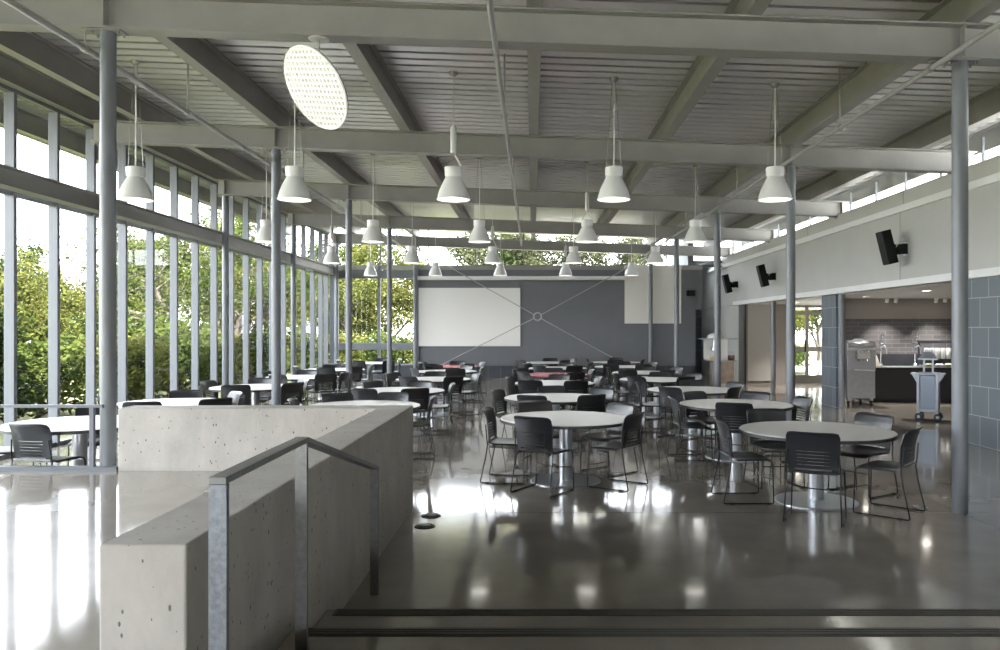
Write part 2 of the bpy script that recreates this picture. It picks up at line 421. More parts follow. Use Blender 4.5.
# pipes with hangers
def pipe(x, dz, y0, y1, r, lab):
    z = H+dz
    e = empty('ceiling_pipe', (x, y0, z), label=lab, cat='pipe')
    MB().tube([(0, 0, 0), (0, (y1-y0)/2, 0), (0, y1-y0, 0)], r, 12).build('tube', PIPE, e, smooth=True)
    for y in BEAMS:
        if y0 < y < y1:
            zb = BEAM_B+SL*x-z
            m = MB(); m.tube([(0, y-y0, 0.), (0, y-y0, zb+.01)], .006, 6)
            m.lathe([(r+.012, -.02), (r+.012, .02)], (0, 0, 0), 12)
            # clamp ring turned along the pipe
            m2 = MB(); m2.tube([(0, y-y0-.02, 0), (0, y-y0+.02, 0)], r+.010, 12); m2.tube([(0, y-y0, r), (0, y-y0, zb+.012)], .007, 6)
            m2.box(-.03, .03, y-y0-.02, y-y0+.02, zb-.01, zb+.004)
            m2.build('beam_clamp', NICKEL, e)
        ym = y+2.2
        if y0 < ym < y1:
            zd = DECK_B+SL*x-z
            m = MB(); m.tube([(0, ym-y0, 0), (0, ym-y0, zd)], .011, 8); m.tube([(0, ym-y0-.03, 0), (0, ym-y0+.03, 0)], r+.012, 12)
            m.build('hanger_rod', PIPE, e)
    return e
pipe(-4.24, 2.65, 2.0, 26.2, .030, 'thin pipe under the beams above the parapet-row columns')
pipe(-.345, 2.615, 2.0, 24.6, .026, 'pale pipe under the beams down the middle of the hall')
pipe(3.78, 2.46, 2.0, 26.2, .026, 'thin pipe under the beams beside the serving-row columns')

# ------------------------------------------------------------------ window wall
HEADZ = H+3.2; TZ0, TZ1 = H+1.84, H+2.10
PH = 10.58
ys = [PH+.966*k for k in range(-18, 17)]
ys = [y for y in ys if y < 26.7]
allm = ys+[26.75]
def window_bay(num, ya, yb, mull):
    e = empty('window_%d' % num, (XG, ya, 0), kind='structure'); e['label'] = 'tall glazed bay of the window wall'
    for y in mull:
        rel(MB().box(XG-.07, XG+.07, y-.033, y+.033, 0, HEADZ).build('mullion', ALU, e, bevel=.004), e)
    f = MB(); f.box(XG-.05, XG+.05, ya, yb, HEADZ, HEADZ+.14); f.box(XG-.05, XG+.05, ya, yb, 0, .06)
    f.box(XG-.045, XG+.045, ya, yb, TZ1-.02, TZ1+.04); f.box(XG-.045, XG+.045, ya, yb, TZ0-.04, TZ0+.02)
    rel(f.build('frame', ALU, e), e)
    g = MB(); g.box(XG-.006, XG+.006, ya, yb, .05, HEADZ+.02)
    rel(g.build('glass', GLASS, e), e)
edges = [YB, -2.3, 2.54]+BEAMS
num = 1
for a, b in zip(edges[:-1], edges[1:]):
    b2 = min(b, 26.75) if b != BEAMS[-1] else 26.95
    window_bay(num, a, b2, [y for y in allm if a <= y < b2]); num += 1
# transom girder in front of the mullions, from column to column
tg = MB(); x0, x1 = XG+.10, XG+.32
tg.box(x0, x1, YB, 26.9, TZ1-.016, TZ1); tg.box(x0, x1, YB, 26.9, TZ0, TZ0+.016); tg.box(x0+.10, x0+.112, YB, 26.9, TZ0+.016, TZ1-.016)
struct('trim_1', tg, STEEL, 'grey steel girder running along the window wall above head height', 'girder')
# header closure up to the deck
struct('wall_window_head', MB().box(XG-.06, XG+.0, YB, 27.3, HEADZ+.14, DECK_B+.05-SL*0+.25), STEEL)

# far window (between outer column and parapet-row column) on the far wall plane
e = empty('window_%d' % num, (-5.5, YF, 0), kind='structure'); e['label'] = 'square glazed panel at the end of the hall'; num += 1
f = MB()
for x, w in ((-6.95, .08), (-5.32, .045), (-4.02, .07)): f.box(x-w, x+w, YF-.06, YF+.06, .45, H+2.2)
for z0, z1 in ((.45, .50), (H-.76, H-.52), (H+1.72, H+2.0)): f.box(-7.0, -3.95, YF-.075, YF+.075, z0, z1)
rel(f.build('frame', ALU, e, bevel=.004), e)
rel(MB().box(-7, -3.95, YF-.006, YF+.006, .48, H+1.95).build('glass', GLASS, e), e)
# far clerestory
e = empty('window_%d' % num, (0, YF+.1, H+2.1), kind='structure'); e['label'] = 'clerestory glazing above the grey wall'; num += 1
f = MB()
x = -6.95
while x < 6.7:
    f.box(x-.02, x+.02, YF+.06, YF+.13, H+2.15, DECK_B-SL*7); x += 1.66
f.box(-7.0, 6.65, YF+.05, YF+.14, H+2.12, H+2.18)
rel(f.build('frame', ALU, e), e)
rel(MB().box(-7, 6.65, YF+.09, YF+.10, H+2.15, DECK_B+.2).build('glass', GLASS, e), e)

# ------------------------------------------------------------------ far wall
fw = MB()
fw.box(-4.02, 5.66, YF, YF+.2, .45, H+2.15); fw.box(5.64, 5.90, YF, YF+.2, 2.4, H+2.15)
struct('wall_far', fw, GREYW)
fb = MB(); fb.box(-7.0, 5.64, YF-.01, YF+.2, 0, .45)
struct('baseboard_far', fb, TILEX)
# vertical and horizontal panel joints as thin reveals
for x in (-1.6, 1.05, 3.3):
    pass
lg = MB(); lg.box(-4.1, 3.19, YF-.30, YF, H+1.66, H+1.78)
struct('trim_2', lg, WHITE, 'white light shelf along the top of the grey wall', 'ledge')
cap = MB(); cap.box(-7.0, 5.9, YF-.03, YF+.0, H+2.02, H+2.17)
struct('trim_3', cap, STEEL)
# recess beyond the far wall
rc = MB(); rc.box(4.0, 7.0, 30.6, 30.8, 0, 4.0)
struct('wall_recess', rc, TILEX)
struct('wall_recess_side', MB().box(5.44, 5.64, YF+.2, 30.6, 0, DECK_B), GREYW)
e = empty('window_40', (6.1, 29, H+2.3), kind='structure')  # unseen skylight added to brighten the dark recess
f = MB()
for y in (YF+.25, 28.4, 29.5, 30.7): f.box(5.6, 6.7, y-.03, y+.03, H+2.27, H+2.36)
struct('ceiling_recess', MB().box(5.64, 6.66, 28.9, 30.8, H+2.37, H+2.45), WHITE)  # unseen cover, sized to limit light from the added skylight
rel(f.build('frame', ALU, e), e)
rel(MB().box(5.6, 6.7, YF+.2, 30.8, H+2.31, H+2.32).build('glass', GLASS, e), e)

# whiteboard
CARTM = mat('cart_metal', (.30, .32, .355), .35, .4)
wb = empty('whiteboard', (-2.2, YF, 1.1), label='large white board in a thin frame on the grey wall', cat='board')
rel(MB().box(-3.98, -.42, YF-.045, YF-.002, 1.115, 3.145).build('board_face', BOARD, wb, bevel=.003), wb)
fr = MB()
for a in ((-3.995, -.405, 1.10, 1.118), (-3.995, -.405, 3.142, 3.16)): fr.box(a[0], a[1], YF-.05, YF-.001, a[2], a[3])
for a in ((-3.995, -3.977), (-.423, -.405)): fr.box(a[0], a[1], YF-.05, YF-.001, 1.10, 3.16)
rel(fr.build('frame', ALU, wb), wb)
ps = empty('projection_screen', (4.15, YF, 1.9), label='cream projection screen hanging in the corner behind a column', cat='screen')
rel(MB().box(3.19, 5.15, YF-.065, YF-.05, 1.93, H+2.06).build('screen_sheet', SCREEN, ps), ps)
rel(MB().box(3.17, 5.17, YF-.12, YF-.03, H+2.06, H+2.16).build('screen_case', SCREEN, ps, bevel=.01), ps)
rel(MB().box(3.19, 5.15, YF-.075, YF-.04, 1.905, 1.935).build('weight_bar', WHITE, ps, bevel=.006), ps)

# cross brace
yb = BEAMS[-1]+.0
cb = empty('cross_brace', (0, yb, .1), label='thin steel X-shaped rod bracing with a centre ring before the grey wall', cat='bracing')
ctr = Vector((.17, yb, H+.39))
ends = [(-4.0, yb, H+2.74), (4.0, yb, H+2.47), (-4.0, yb, .05), (4.0, yb, .05)]
for p in ends:
    d = (ctr-Vector(p)).normalized()
    rel(MB().tube([p, ctr-d*.13], .014, 8).build('rod', PIPE, cb, smooth=True), cb)
    m = MB(); m.tube([Vector(p), Vector(p)+d*.3], .030, 8)
    rel(m.build('clevis', PIPE, cb), cb)
rg = MB(); ring = []
for k in range(25):
    a = 2*PI*k/24; ring.append(ctr+Vector((math.cos(a)*.13, 0, math.sin(a)*.13)))
rg.tube(ring, .025, 8, caps=False)
rel(rg.build('ring', PIPE, cb, smooth=True), cb)

# ------------------------------------------------------------------ serving side
uw = MB(); uw.box(XR, XR+.2, YB, 30.6, 2.5, H+2.47)
struct('wall_serving_upper', uw, PANEL, 'pale grey upper wall above the serving opening', 'wall')
jn = MB()
for y in (14.07, ): jn.box(XR-.003, XR+.01, y-.004, y+.004, 2.62, H+2.09)
for y in (13.95, 18.8): jn.box(XR-.003, XR+.01, y-.004, y+.004, H+2.2, H+2.46)
struct('trim_4', jn, JAMB)
struct('trim_5', MB().box(XR-.06, XR+.02, YB, 29.4, H+2.085, H+2.20), WHITE, 'white ledge along the upper serving-side wall', 'ledge')
struct('trim_6', MB().box(XR-.04, XR+.1, YB, 25.7, 2.5, 2.62), WHITE, 'white edge trim along the serving opening soffit', 'trim')
struct('ceiling_serving', MB().box(XR+.19, 13.2, YB, 31.0, 2.49, 2.65), WHITE)
struct('roof_serving', MB().box(XR+.2, 22, YB, 31.0, 3.9, 4.12), WHITE)
# serving-side clerestory glass
e = empty('window_%d' % num, (6.75, 10, H+2.47), kind='structure'); num += 1
f = MB(); y = YB+.5
while y < 27.3:
    f.box(6.73, 6.77, y-.012, y+.012, H+2.47, BEAM_T+SL*6.75+.1); y += 1.21
f.box(6.72, 6.78, YB, 27.3, H+2.46, H+2.49)
rel(f.build('frame', ALU, e), e)
rel(MB().box(6.745, 6.755, YB, 27.3, H+2.47, DECK_B+SL*6.75).build('glass', GLASS, e), e)
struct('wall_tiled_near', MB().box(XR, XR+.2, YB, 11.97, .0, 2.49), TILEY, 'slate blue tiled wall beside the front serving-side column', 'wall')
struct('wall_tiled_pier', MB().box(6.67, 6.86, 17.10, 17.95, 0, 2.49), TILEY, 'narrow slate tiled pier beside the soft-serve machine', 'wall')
struct('wall_serving_far', MB().box(XR, XR+.2, 25.1, 30.6, 0, 2.49), PANEL)
dj = MB(); dj.box(XR+.0, XR+.05, 24.2, 25.1, 0, 2.49)
struct('trim_7', dj, JAMB)
struct('wall_panel_door', MB().box(XR, 8.05, 24.25, 24.4, 0, 2.49), BROWN)
struct('door_1', MB().box(6.70, 7.52, 24.20, 24.26, .10, 2.49), PALEDOOR)
struct('wall_serving_back', MB().box(7.45, 13.2, 19.5, 19.65, 0, 2.49), BROWN)
struct('trim_8', MB().box(7.46, 13.2, 19.48, 19.5, .9, 1.98), SUBWAY, 'grey brown subway tile band behind the drinks counter', 'tile')
struct('wall_serving_side', MB().box(13.2, 13.4, YB, 31.2, 0, 2.66), BROWN)
# glazed exit door, far corridor
e = empty('door_2', (8.9, 25.3, 0), kind='structure')
f = MB()
for x, w in ((8.08, .05), (8.92, .045), (9.75, .05), (10.6, .05)): f.box(x-w, x+w, 25.25, 25.35, 0, 2.49)
for z0, z1 in ((0, .22), (.98, 1.14), (2.18, 2.30), (2.42, 2.49)): f.box(8.05, 10.65, 25.255, 25.345, z0, z1)
rel(f.build('frame', PANEL, e), e)
rel(MB().box(8.05, 10.65, 25.295, 25.305, .05, 2.45).build('glass', GLASS, e), e)
rel(MB().box(8.80, 8.84, 25.14, 25.18, .95, 1.35).build('handle', ROD, e), e)
struct('wall_corridor', MB().box(10.65, 13.2, 25.2, 25.4, 0, 2.49), BROWN)

# downlights
k = 0
for (x, y, lab) in ((7.82, 18.2, 'round recessed downlight over the soft-serve machine'), (7.75, 15.3, 'round recessed downlight over the serving cart')):
    e = empty('recessed_downlight', (x, y, 2.49), label=lab, cat='ceiling light', group='serving area downlights')
    MB().lathe([(.085, -.012), (.10, 0), (.07, -.0)], n=24, sq='open').build('trim_ring', WHITE, e, smooth=True)
    MB().lathe([(.078, -.006), (.0001, -.007)], n=24, sq='open').build('lens', GLOWS, e, smooth=True)
for (x, y, lab) in ((8.75, 18.95, 'twin spotlight over the drink taps'), (9.95, 18.95, 'twin spotlight over the white container counter')):
    e = empty('twin_spotlight', (x, y, 2.49), label='small '+lab, cat='spotlight', group='serving area spotlights')
    MB().box(-.16, .16, -.03, .03, -.02, 0).build('bracket', WHITE, e)
    for s_ in (-1, 1):
        h = MB().tube([(s_*.11, 0, -.02), (s_*.11, .03, -.11)], .045, 14).build('spot_head', WHITE, e, smooth=True)
        MB().tube([(s_*.11, .0302, -.1105), (s_*.11, .031, -.113)], .036, 14).build('lens', GLOWS, h)

for (x, y, z, lab) in ((7.7, 22.6, 2.49, 'added round downlight brightening the pale panel door'), (9.6, 22.4, 2.49, 'added round downlight brightening the exit corridor')):  # two downlights added to brighten the pale door and exit corridor
    e = empty('recessed_downlight', (x, y, z), label=lab, cat='ceiling light', group='serving area downlights')
    MB().lathe([(.085, -.012), (.10, 0), (.07, -.0)], n=24, sq='open').build('trim_ring', WHITE, e, smooth=True)
    MB().lathe([(.078, -.006), (.0001, -.007)], n=24, sq='open').build('lens', GLOWS, e, smooth=True)
# wall speakers
def speaker(y, lab):
    e = empty('wall_speaker', (XR, y, 3.16), label=lab, cat='speaker', group='speakers on the upper serving-side wall')
    b = MB(); d = Vector((.24, 0, -.97)).normalized(); n_ = Vector((.97, 0, .24)).normalized()
    o = MB().obox((-.36, -.05, .02), n_, (0, 1, 0), d, .085, .13, .30).build('cabinet', SPK, e, bevel=.012)
    MB().obox(Vector((-.36, -.05, .02))-n_*.086, n_, (0, 1, 0), d, .006, .118, .285).build('grille', ROD, o, bevel=.004)
    m = MB(); m.box(-.012, 0, -.09, .09, -.11, .11)
    m.build('wall_plate', CHROME, e)
    m = MB(); m.box(-.10, -.012, -.06, -.045, -.09, .09); m.box(-.10, -.012, .045, .06, -.09, .09); m.box(-.16, -.09, -.055, .055, -.10, .08); m.hexa([(-.27, -.03, -.10), (-.16, -.03, -.09), (-.16, .03, -.09), (-.27, .03, -.10), (-.27, -.03, .09), (-.16, -.03, .07), (-.16, .03, .07), (-.27, .03, .09)])
    m.build('bracket', SPK, e)
    MB().tube([(-.005, .02, .14), (-.08, 0, .14), (-.14, -.02, .11), (-.19, -.03, .03)], .008, 6).build('cable', CORDM, e, smooth=True)
speaker(13.85, 'black tilted wall speaker closest to the slate tiled wall')
speaker(21.3, 'black tilted wall speaker, middle one of three above the serving opening')
speaker(25.2, 'black tilted wall speaker, the deepest of three, near the grey wall')
fs_ = empty('corner_speaker', (5.46, YF, H+1.2), label='small black box speaker high on the grey wall beside the screen', cat='speaker')
MB().box(-.13, .13, -.24, -.05, -.09, .09).build('cabinet', SPK, fs_, bevel=.01)
MB().box(-.03, .03, -.05, 0, -.03, .03).build('bracket', SPK, fs_)

# popcorn style display cabinet on wood counter
ct = empty('snack_counter', (5.72, 23.3, 0), label='wood-faced steel counter on legs against the far serving-side wall', cat='counter')
m = MB(); m.box(-.24, .32, 0, .55, .08, .74); m.build('body', WOODP, ct, bevel=.006)
MB().box(-.40, .40, -.03, .58, .74, .775).build('top', STAIN, ct, bevel=.004)
for x in (-.27, .37):
    for y in (0, .54): MB().box(x-.015, x+.015, y-.015, y+.015, 0, .74).build('leg', STAIN, ct)
MB().box(-.02, .28, -.012, 0, .15, .70).build('door_panel', WOODP, ct)
pm = empty('popcorn_machine', (5.62, 23.55, .775), label='white steel popcorn cabinet under a wide shelf on the wood-faced counter', cat='popcorn machine')
m = MB()
for x in (-.38, .22):
    for y in (-.18, .18): m.box(x-.018, x+.018, y-.018, y+.018, 0, .62)
m.box(-.40, .24, -.2, .2, 0, .03); m.box(-.40, .24, -.2, .2, .60, .63); m.box(-.40, .24, .17, .2, 0, .62); m.box(.02, .24, -.2, .2, .02, .6)
m.build('case', PAPER, pm)
MB().box(-.55, .52, -.24, .24, .635, .66).build('shelf', STAIN, pm)
MB().lathe([(.25, 0), (.235, .08), (.16, .14), (.0001, .165)], (-.08, 0, .66), 24).build('dome_cap', PAPER, pm, smooth=True)
MB().lathe([(.06, .28), (.10, .30), (.10, .40), (.04, .42), (.04, .6)], (-.12, 0, 0), 20).build('kettle', CHROME, pm, smooth=True)
for i in range(26):
    pass
m = MB()
for i in range(60):
    a, r_ = rnd.random()*6.28, rnd.random()**.5*.17
    m.lathe([(.0001, -.022), (.022, -.008), (.024, .008), (.0001, .024)], (-.16+r_*math.cos(a), r_*.9*math.sin(a), .05+.05*rnd.random()), 6)
m.build('popcorn', mat('popcorn', (.75, .62, .32), .8), pm)['kind'] = 'stuff'
pot = empty('copper_pot', (6.0, 23.5, .775), label='small dark copper pot on the counter beside the popcorn cabinet', cat='pot')
MB().lathe([(.085, 0), (.105, .03), (.105, .15), (.098, .15), (.098, .02), (.0001, .015)], n=24, sq='open').build('bowl', COPPER, pot, smooth=True)
hd = MB(); hd.tube([(-.105, 0, .13), (-.10, 0, .20), (-.05, 0, .25), (.05, 0, .25), (.10, 0, .20), (.105, 0, .13)], .006, 6); hd.build('handle', STAIN, pot, smooth=True)

# soft-serve machine
ss = empty('soft_serve_machine', (7.46, 17.65, 0), label='stainless floor-standing soft-serve machine beside the tiled pier', cat='ice cream machine')
MB().box(-.31, .33, .02, .80, .15, .79).build('lower_cabinet', STAIN, ss, bevel=.008)
MB().box(-.315, .335, .0, .80, .79, 1.42).build('upper_cabinet', BRUSHED, ss, bevel=.01)
for x in (-.25, .08): MB().box(x, x+.19, -.008, 0, 1.34, 1.39).build('display_panel', PAPER, ss)
MB().box(-.31, .33, -.004, .0, 1.26, 1.30).build('trim_strip', CHROME, ss)
m = MB(); m.box(-.13, .17, -.10, 0, 1.05, 1.22); m.build('dispenser_head', PAPER, ss, bevel=.02)
for x in (-.08, .02, .12):
    m = MB(); m.lathe([(.018, 1.0), (.018, 1.06)], (x, -.06, 0), 10); m.box(x-.012, x+.012, -.14, -.08, 1.18, 1.25); m.build('dispenser_tap', CHROME, ss)
MB().box(-.2, .24, -.12, 0, .79, .815).build('drip_tray', CHROME, ss)
m = MB(); m.box(-.30, .32, .05, .75, 1.42, 1.45); m.build('top_lid', STAIN, ss)
MB().tube([(-.05, .4, 1.45), (.0, .4, 1.49), (.2, .4, 1.49), (.24, .4, 1.45)], .012, 8).build('lid_handle', CHROME, ss, smooth=True)
for x in (-.25, .27):
    for y in (.1, .7):
        c = MB(); c.box(x-.03, x+.03, y-.03, y+.03, .09, .16); o = c.build('caster', STAIN, ss)
        MB().tube([(x-.018, y, .05), (x+.018, y, .05)], .05, 16).build('wheel', RUBBER, o, smooth=True)

# drinks counter with backsplash
dc = empty('drinks_counter', (10.3, 18.2, 0), label='long dark counter with black backsplash behind the serving cart', cat='counter')
MB().box(-2.3, 2.8, .02, 1.25, .08, .78).build('body', DARKC, dc)
MB().box(-2.3, 2.8, .08, 1.2, 0, .08).build('toe_kick', RUBBER, dc)
MB().box(-2.35, 2.8, -.03, 1.27, .78, .82).build('worktop', NAVY, dc, bevel=.004)
MB().box(-1.95, -.55, 1.235, 1.27, .82, 1.10).build('backsplash', NAVY, dc)
MB().box(-1.95, -.75, .05, .7, .82, .832).build('drip_grate', STAIN, dc)
for x in (-.4, .6, 1.6): MB().box(x, x+.02, .0, .02, .12, .76).build('door_gap', RUBBER, dc)
for (x, lab) in ((8.40, 'tall chrome tap on the dark counter next to the soft-serve machine'), (9.22, 'tall chrome tap on the dark counter behind the serving cart')):
    f = empty('drink_tap', (x, 18.75, .832), label=lab, cat='tap', group='tall taps on the drinks counter')
    MB().lathe([(.045, 0), (.045, .05), (.022, .07), (.022, .3)], n=14).build('base', CHROME, f, smooth=True)
    m = MB(); m.tube([(0, 0, .3), (0, 0, .72), (0, -.03, .78), (0, -.1, .78), (0, -.12, .7)], .013, 8); m.build('riser', CHROME, f, smooth=True)
    m = MB(); m.tube([(0, 0, .45), (.06, -.06, .5), (.09, -.10, .42), (.08, -.12, .30)], .016, 8); m.build('hose', STAIN, f, smooth=True)
    MB().tube([(-.07, 0, .55), (.07, 0, .55)], .012, 8).build('lever', CHROME, f)
bg = empty('napkin_stack', (8.22, 18.6, .82), label='pale leaning packet on the dark counter beside the soft-serve machine', cat='packet')
MB().hexa([(-.09, -.06, 0), (.09, -.06, 0), (.09, .06, 0), (-.09, .06, 0), (-.07, -.02, .28), (.01, -.02, .28), (.01, .05, .28), (-.07, .05, .28)]).build('wrapper', mat('beige_paper', (.5, .46, .38), .7), bg, bevel=.015)
LC = ['first', 'second', 'third', 'fourth']
for i in range(5):
    e = empty('condiment_canister', (9.60+i*.135, 18.95, 1.0), label=f'white upright canister on the counter riser, {["first","second","third","fourth","fifth"][i]} counting from the taps', cat='canister', group='white canisters on the counter')
    MB().lathe([(.052, 0), (.056, .02), (.056, .24), (.048, .26), (.0001, .26)], n=18).build('canister_body', PAPER, e, smooth=True)
rs = empty('counter_riser', (9.95, 18.95, .82), label='dark riser shelf carrying the white canisters on the drinks counter', cat='shelf')
MB().box(-.45, .75, -.12, .25, 0, .18).build('shelf_box', DARKC, rs)
MB().box(-.45, .75, .18, .25, .55, .62).build('upper_shelf', NAVY, rs)
for x in (-.43, .73): MB().box(x-.015, x+.015, .19, .24, .18, .55).build('support', NAVY, rs)
# trays on counter front
for i in range(4):
    e = empty('steel_pan', (9.35+i*.27, 18.42, .82), label=f'shallow steel food pan on the counter edge, {LC[i]} counting from the taps', cat='pan', group='steel pans on the counter')
    m = MB(); m.prism([(-.11, .0), (.11, 0), (.12, .06), (.105, .06), (.098, .012), (-.098, .012), (-.105, .06), (-.12, .06)], 'y', -.15, .15)
    m.build('pan_body', STAIN, e)
    m = MB()
    for q in range(14):
        m.lathe([(.0001, -.03), (.035, 0), (.0001, .03)], ((rnd.random()-.5)*.15, (rnd.random()-.5)*.2, .05+rnd.random()*.02), 6)
    m.build('filling', PAPER if i % 2 else mat('greens', (.35, .38, .2), .7), e)['kind'] = 'stuff'

# serving cart
sc = empty('serving_cart', (7.56, 14.85, 0), rz=math.radians(-33), label='grey steel serving cart on casters with a small canopy, before the counter', cat='cart')
MB().box(-.135, .135, -.16, .16, .20, .85).build('body', mat('cart_blue_grey', (.20, .235, .29), .35, .3), sc, bevel=.01)
for x in (-.16, .16):
    for y in (-.16, .16):
        MB().box(x-.024, x+.024, y-.02, y+.02, .13, .88).build('post', CARTM, sc)
        c = MB(); c.box(x-.02, x+.02, y-.03, y+.03, .10, .14); o = c.build('caster', CARTM, sc)
        MB().tube([(x+.012, y-.047, .068), (x+.012, y-.013, .068)], .068, 18).build('wheel', RUBBER, o, smooth=True)
        MB().tube([(x+.012, y-.051, .068), (x+.012, y-.009, .068)], .030, 12).build('hub', CARTM, o, smooth=True)
MB().box(-.18, .18, -.18, .18, .165, .21).build('lower_rail', CARTM, sc)
MB().box(-.19, .19, -.19, .19, .86, .90).build('top', CARTM, sc, bevel=.006)
for s_ in (-1, 1):
    w = MB(); a = sorted((s_*.18, s_*.29)); w.box(a[0], a[1], -.17, .17, .865, .89)
    o = w.build('side_shelf', CARTM, sc)
    for y in (-.15, .15):
        MB().prism([(s_*.18, .865), (s_*.27, .865), (s_*.18, .70)], 'y', y-.01, y+.01).build('shelf_bracket', CARTM, o)
for x in (-.075, .075):
    MB().box(x-.016, x+.016, -.016, .016, .90, 1.18).build('canopy_post', CARTM, sc)
MB().hexa([(-.165, -.12, 1.17), (.165, -.12, 1.17), (.165, .12, 1.17), (-.165, .12, 1.17), (-.065, -.05, 1.30), (.065, -.05, 1.30), (.065, .05, 1.30), (-.065, .05, 1.30)]).box(-.065, .065, -.05, .05, 1.295, 1.345).box(-.168, .168, -.123, .123, 1.145, 1.172).build('canopy', CARTM, sc)

# ------------------------------------------------------------------ back of the room (behind the camera)
bw = MB(); bw.box(-7.3, 13.4, YB-.2, YB, 0, .42); bw.box(-7.3, 13.4, YB-.2, YB, 1.5, DECK_B+.3); bw.box(6.8, 13.4, YB-.2, YB, .42, 1.5)
for x in (-7.2, -5.2, -3.15, -1.1, .95, 3.0, 5.0, 6.75): bw.box(x-.06, x+.06, YB-.2, YB, .42, 1.5)
struct('wall_back', bw, PANEL)
e = empty('window_%d' % num, (0, YB-.1, .9), kind='structure'); num += 1  # unseen back window, added and sized to daylight the front of the hall
rel(MB().box(-7.2, 6.8, YB-.11, YB-.10, .42, 1.5).build('glass', GLASS, e), e)

# ------------------------------------------------------------------ furniture
def make_table(name, topm, loc, label, rz=0.):
    t = empty(name, loc, rz, label=label, cat='table', group='round cafe tables')
    o = MB().lathe([(.738, .690), (.748, .697), (.748, .718), (.742, .724), (.0001, .724)], n=72).build('tabletop', topm, t, smooth=True)
    MB().lathe([(.742, .684), (.753, .688), (.753, .715), (.749, .717), (.745, .700)], n=72, sq='open').build('edge_band', EDGE, o, smooth=True)
    MB().lathe([(.075, .02), (.075, .66), (.16, .665), (.16, .69)], n=32).build('stem', BRUSHED, t, smooth=True)
    MB().lathe([(.402, 0), (.402, .010), (.394, .018), (.12, .024), (.0001, .026)], n=64).build('base', BRUSHED, t, smooth=True)
    return t

def grid_shell(fn, nu, nv, hole=None, th=.012):
    vs, idx = [], {}
    faces = []
    for j in range(nv+1):
        for i in range(nu+1):
            idx[i, j] = len(vs); vs.append(fn(-1+2*i/nu, j/nv))
    for j in range(nv):
        for i in range(nu):
            if hole and hole(-1+2*(i+.5)/nu, (j+.5)/nv): continue
            faces.append((idx[i, j], idx[i+1, j], idx[i+1, j+1], idx[i, j+1]))
    m = MB(); m.add(vs, faces)
    return m
def shell_obj(name, mb, m, parent, th, sub=0):
    o = mb.build(name, m, parent, smooth=False)
    me = o.data; bm = bmesh.new(); bm.from_mesh(me)
    bmesh.ops.delete(bm, geom=[v for v in bm.verts if not v.link_faces], context='VERTS')
    bmesh.ops.solidify(bm, geom=bm.faces[:], thickness=th)
    bmesh.ops.recalc_face_normals(bm, faces=bm.faces[:])
    bm.to_mesh(me); bm.free()
    me.polygons.foreach_set('use_smooth', [True]*len(me.polygons))
    try: me.set_sharp_from_angle(angle=math.radians(50))
    except Exception: pass
    return o
SLOTS = [(.205, .212), (.29, .297), (.37, .38), (.455, .465), (.54, .55)]
def make_chair():
    c = empty('sled_chair', label='x', cat='chair', group='black sled-base chairs')
    def seat(u, v):
        w = .228-.02*max(0, (.15-v)/.15)-.03*max(0, (v-.86)/.14)**2
        x = w*u; yy = -.205+.445*v - (.03*abs(u)**3 if v > .8 else 0)
        z = .452-.014*(1-u*u)*(1-(2*v-1)**4)-.035*max(0, (v-.8)/.2)**2+.02*max(0, (.12-v)/.12)
        return (x, yy, z)
    shell_obj('seat', grid_shell(seat, 12, 12), BLACK, c, .016)
    def back(u, v):
        ww = .205+.022*min(1, v/.5)
        if v > .9: ww -= .012*((v-.9)/.1)**2
        if v < .12: ww -= .008*(1-v/.12)
        z = .445+.375*v+(.006-.010*u**8)*(1 if v > .9 else 0)
        yy = -.200-.030*v-.055*v*v+.045*u*u*min(1, .25+v)-(.020*((v-.9)/.1)**2 if v > .9 else 0)
        if v < .1: yy += .03*(1-v/.1)
        return (ww*u, yy, z)
    nv = 60
    def hole(u, v):
        if v < .115 and abs(u) < .74: return True
        for a, b in SLOTS:
            if a-.006 <= v <= b+.006 and abs(u) < .62: return True
        return False
    shell_obj('backrest', grid_shell(back, 16, nv, hole), BLACK, c, .012)
    for s_ in (-1, 1):
        x = s_*.232
        pts = [(s_*.214, -.232, .66), (x, -.215, .50), (x, -.205, .44), (x, -.225, .30), (x+s_*.012, -.285, .025), (x+s_*.012, -.275, .010), (x+s_*.012, -.25, .009),
               (x+s_*.012, .18, .009), (x+s_*.012, .208, .011), (x+s_*.011, .215, .03), (x, .205, .40), (x, .19, .428), (x, .15, .436), (x, -.15, .436)]
        MB().tube(pts, .0072, 7).build('sled_leg', ROD, c, smooth=True)
        for yy in (-.20, .16):
            MB().box(x+s_*.012-.011, x+s_*.012+.011, yy-.022, yy+.022, 0, .018).build('glide', RUBBER, c)
    x = .236
    st = [(-x, .209, .25)]+[(-x+2*x*k/8, .209-.05*math.sin(PI*k/8), .25-.012*math.sin(PI*k/8)) for k in range(1, 8)]+[(x, .209, .25)]
    MB().tube(st, .006, 6).build('stretcher', ROD, c, smooth=True)
    MB().tube([(-.232, -.10, .434), (.232, -.10, .434)], .006, 6).build('stretcher', ROD, c, smooth=True)
    return c
chair0 = make_chair(); used = [False]
def place_chair(ox, oy, fx, fy, label):
    rz = math.atan2(-fx, fy)
    if not used[0]:
        used[0] = True; chair0.location = (ox, oy, 0); chair0.rotation_euler = (0, 0, rz); chair0['label'] = label; return chair0
    return copy_thing(chair0, (ox, oy, 0), rz, label)

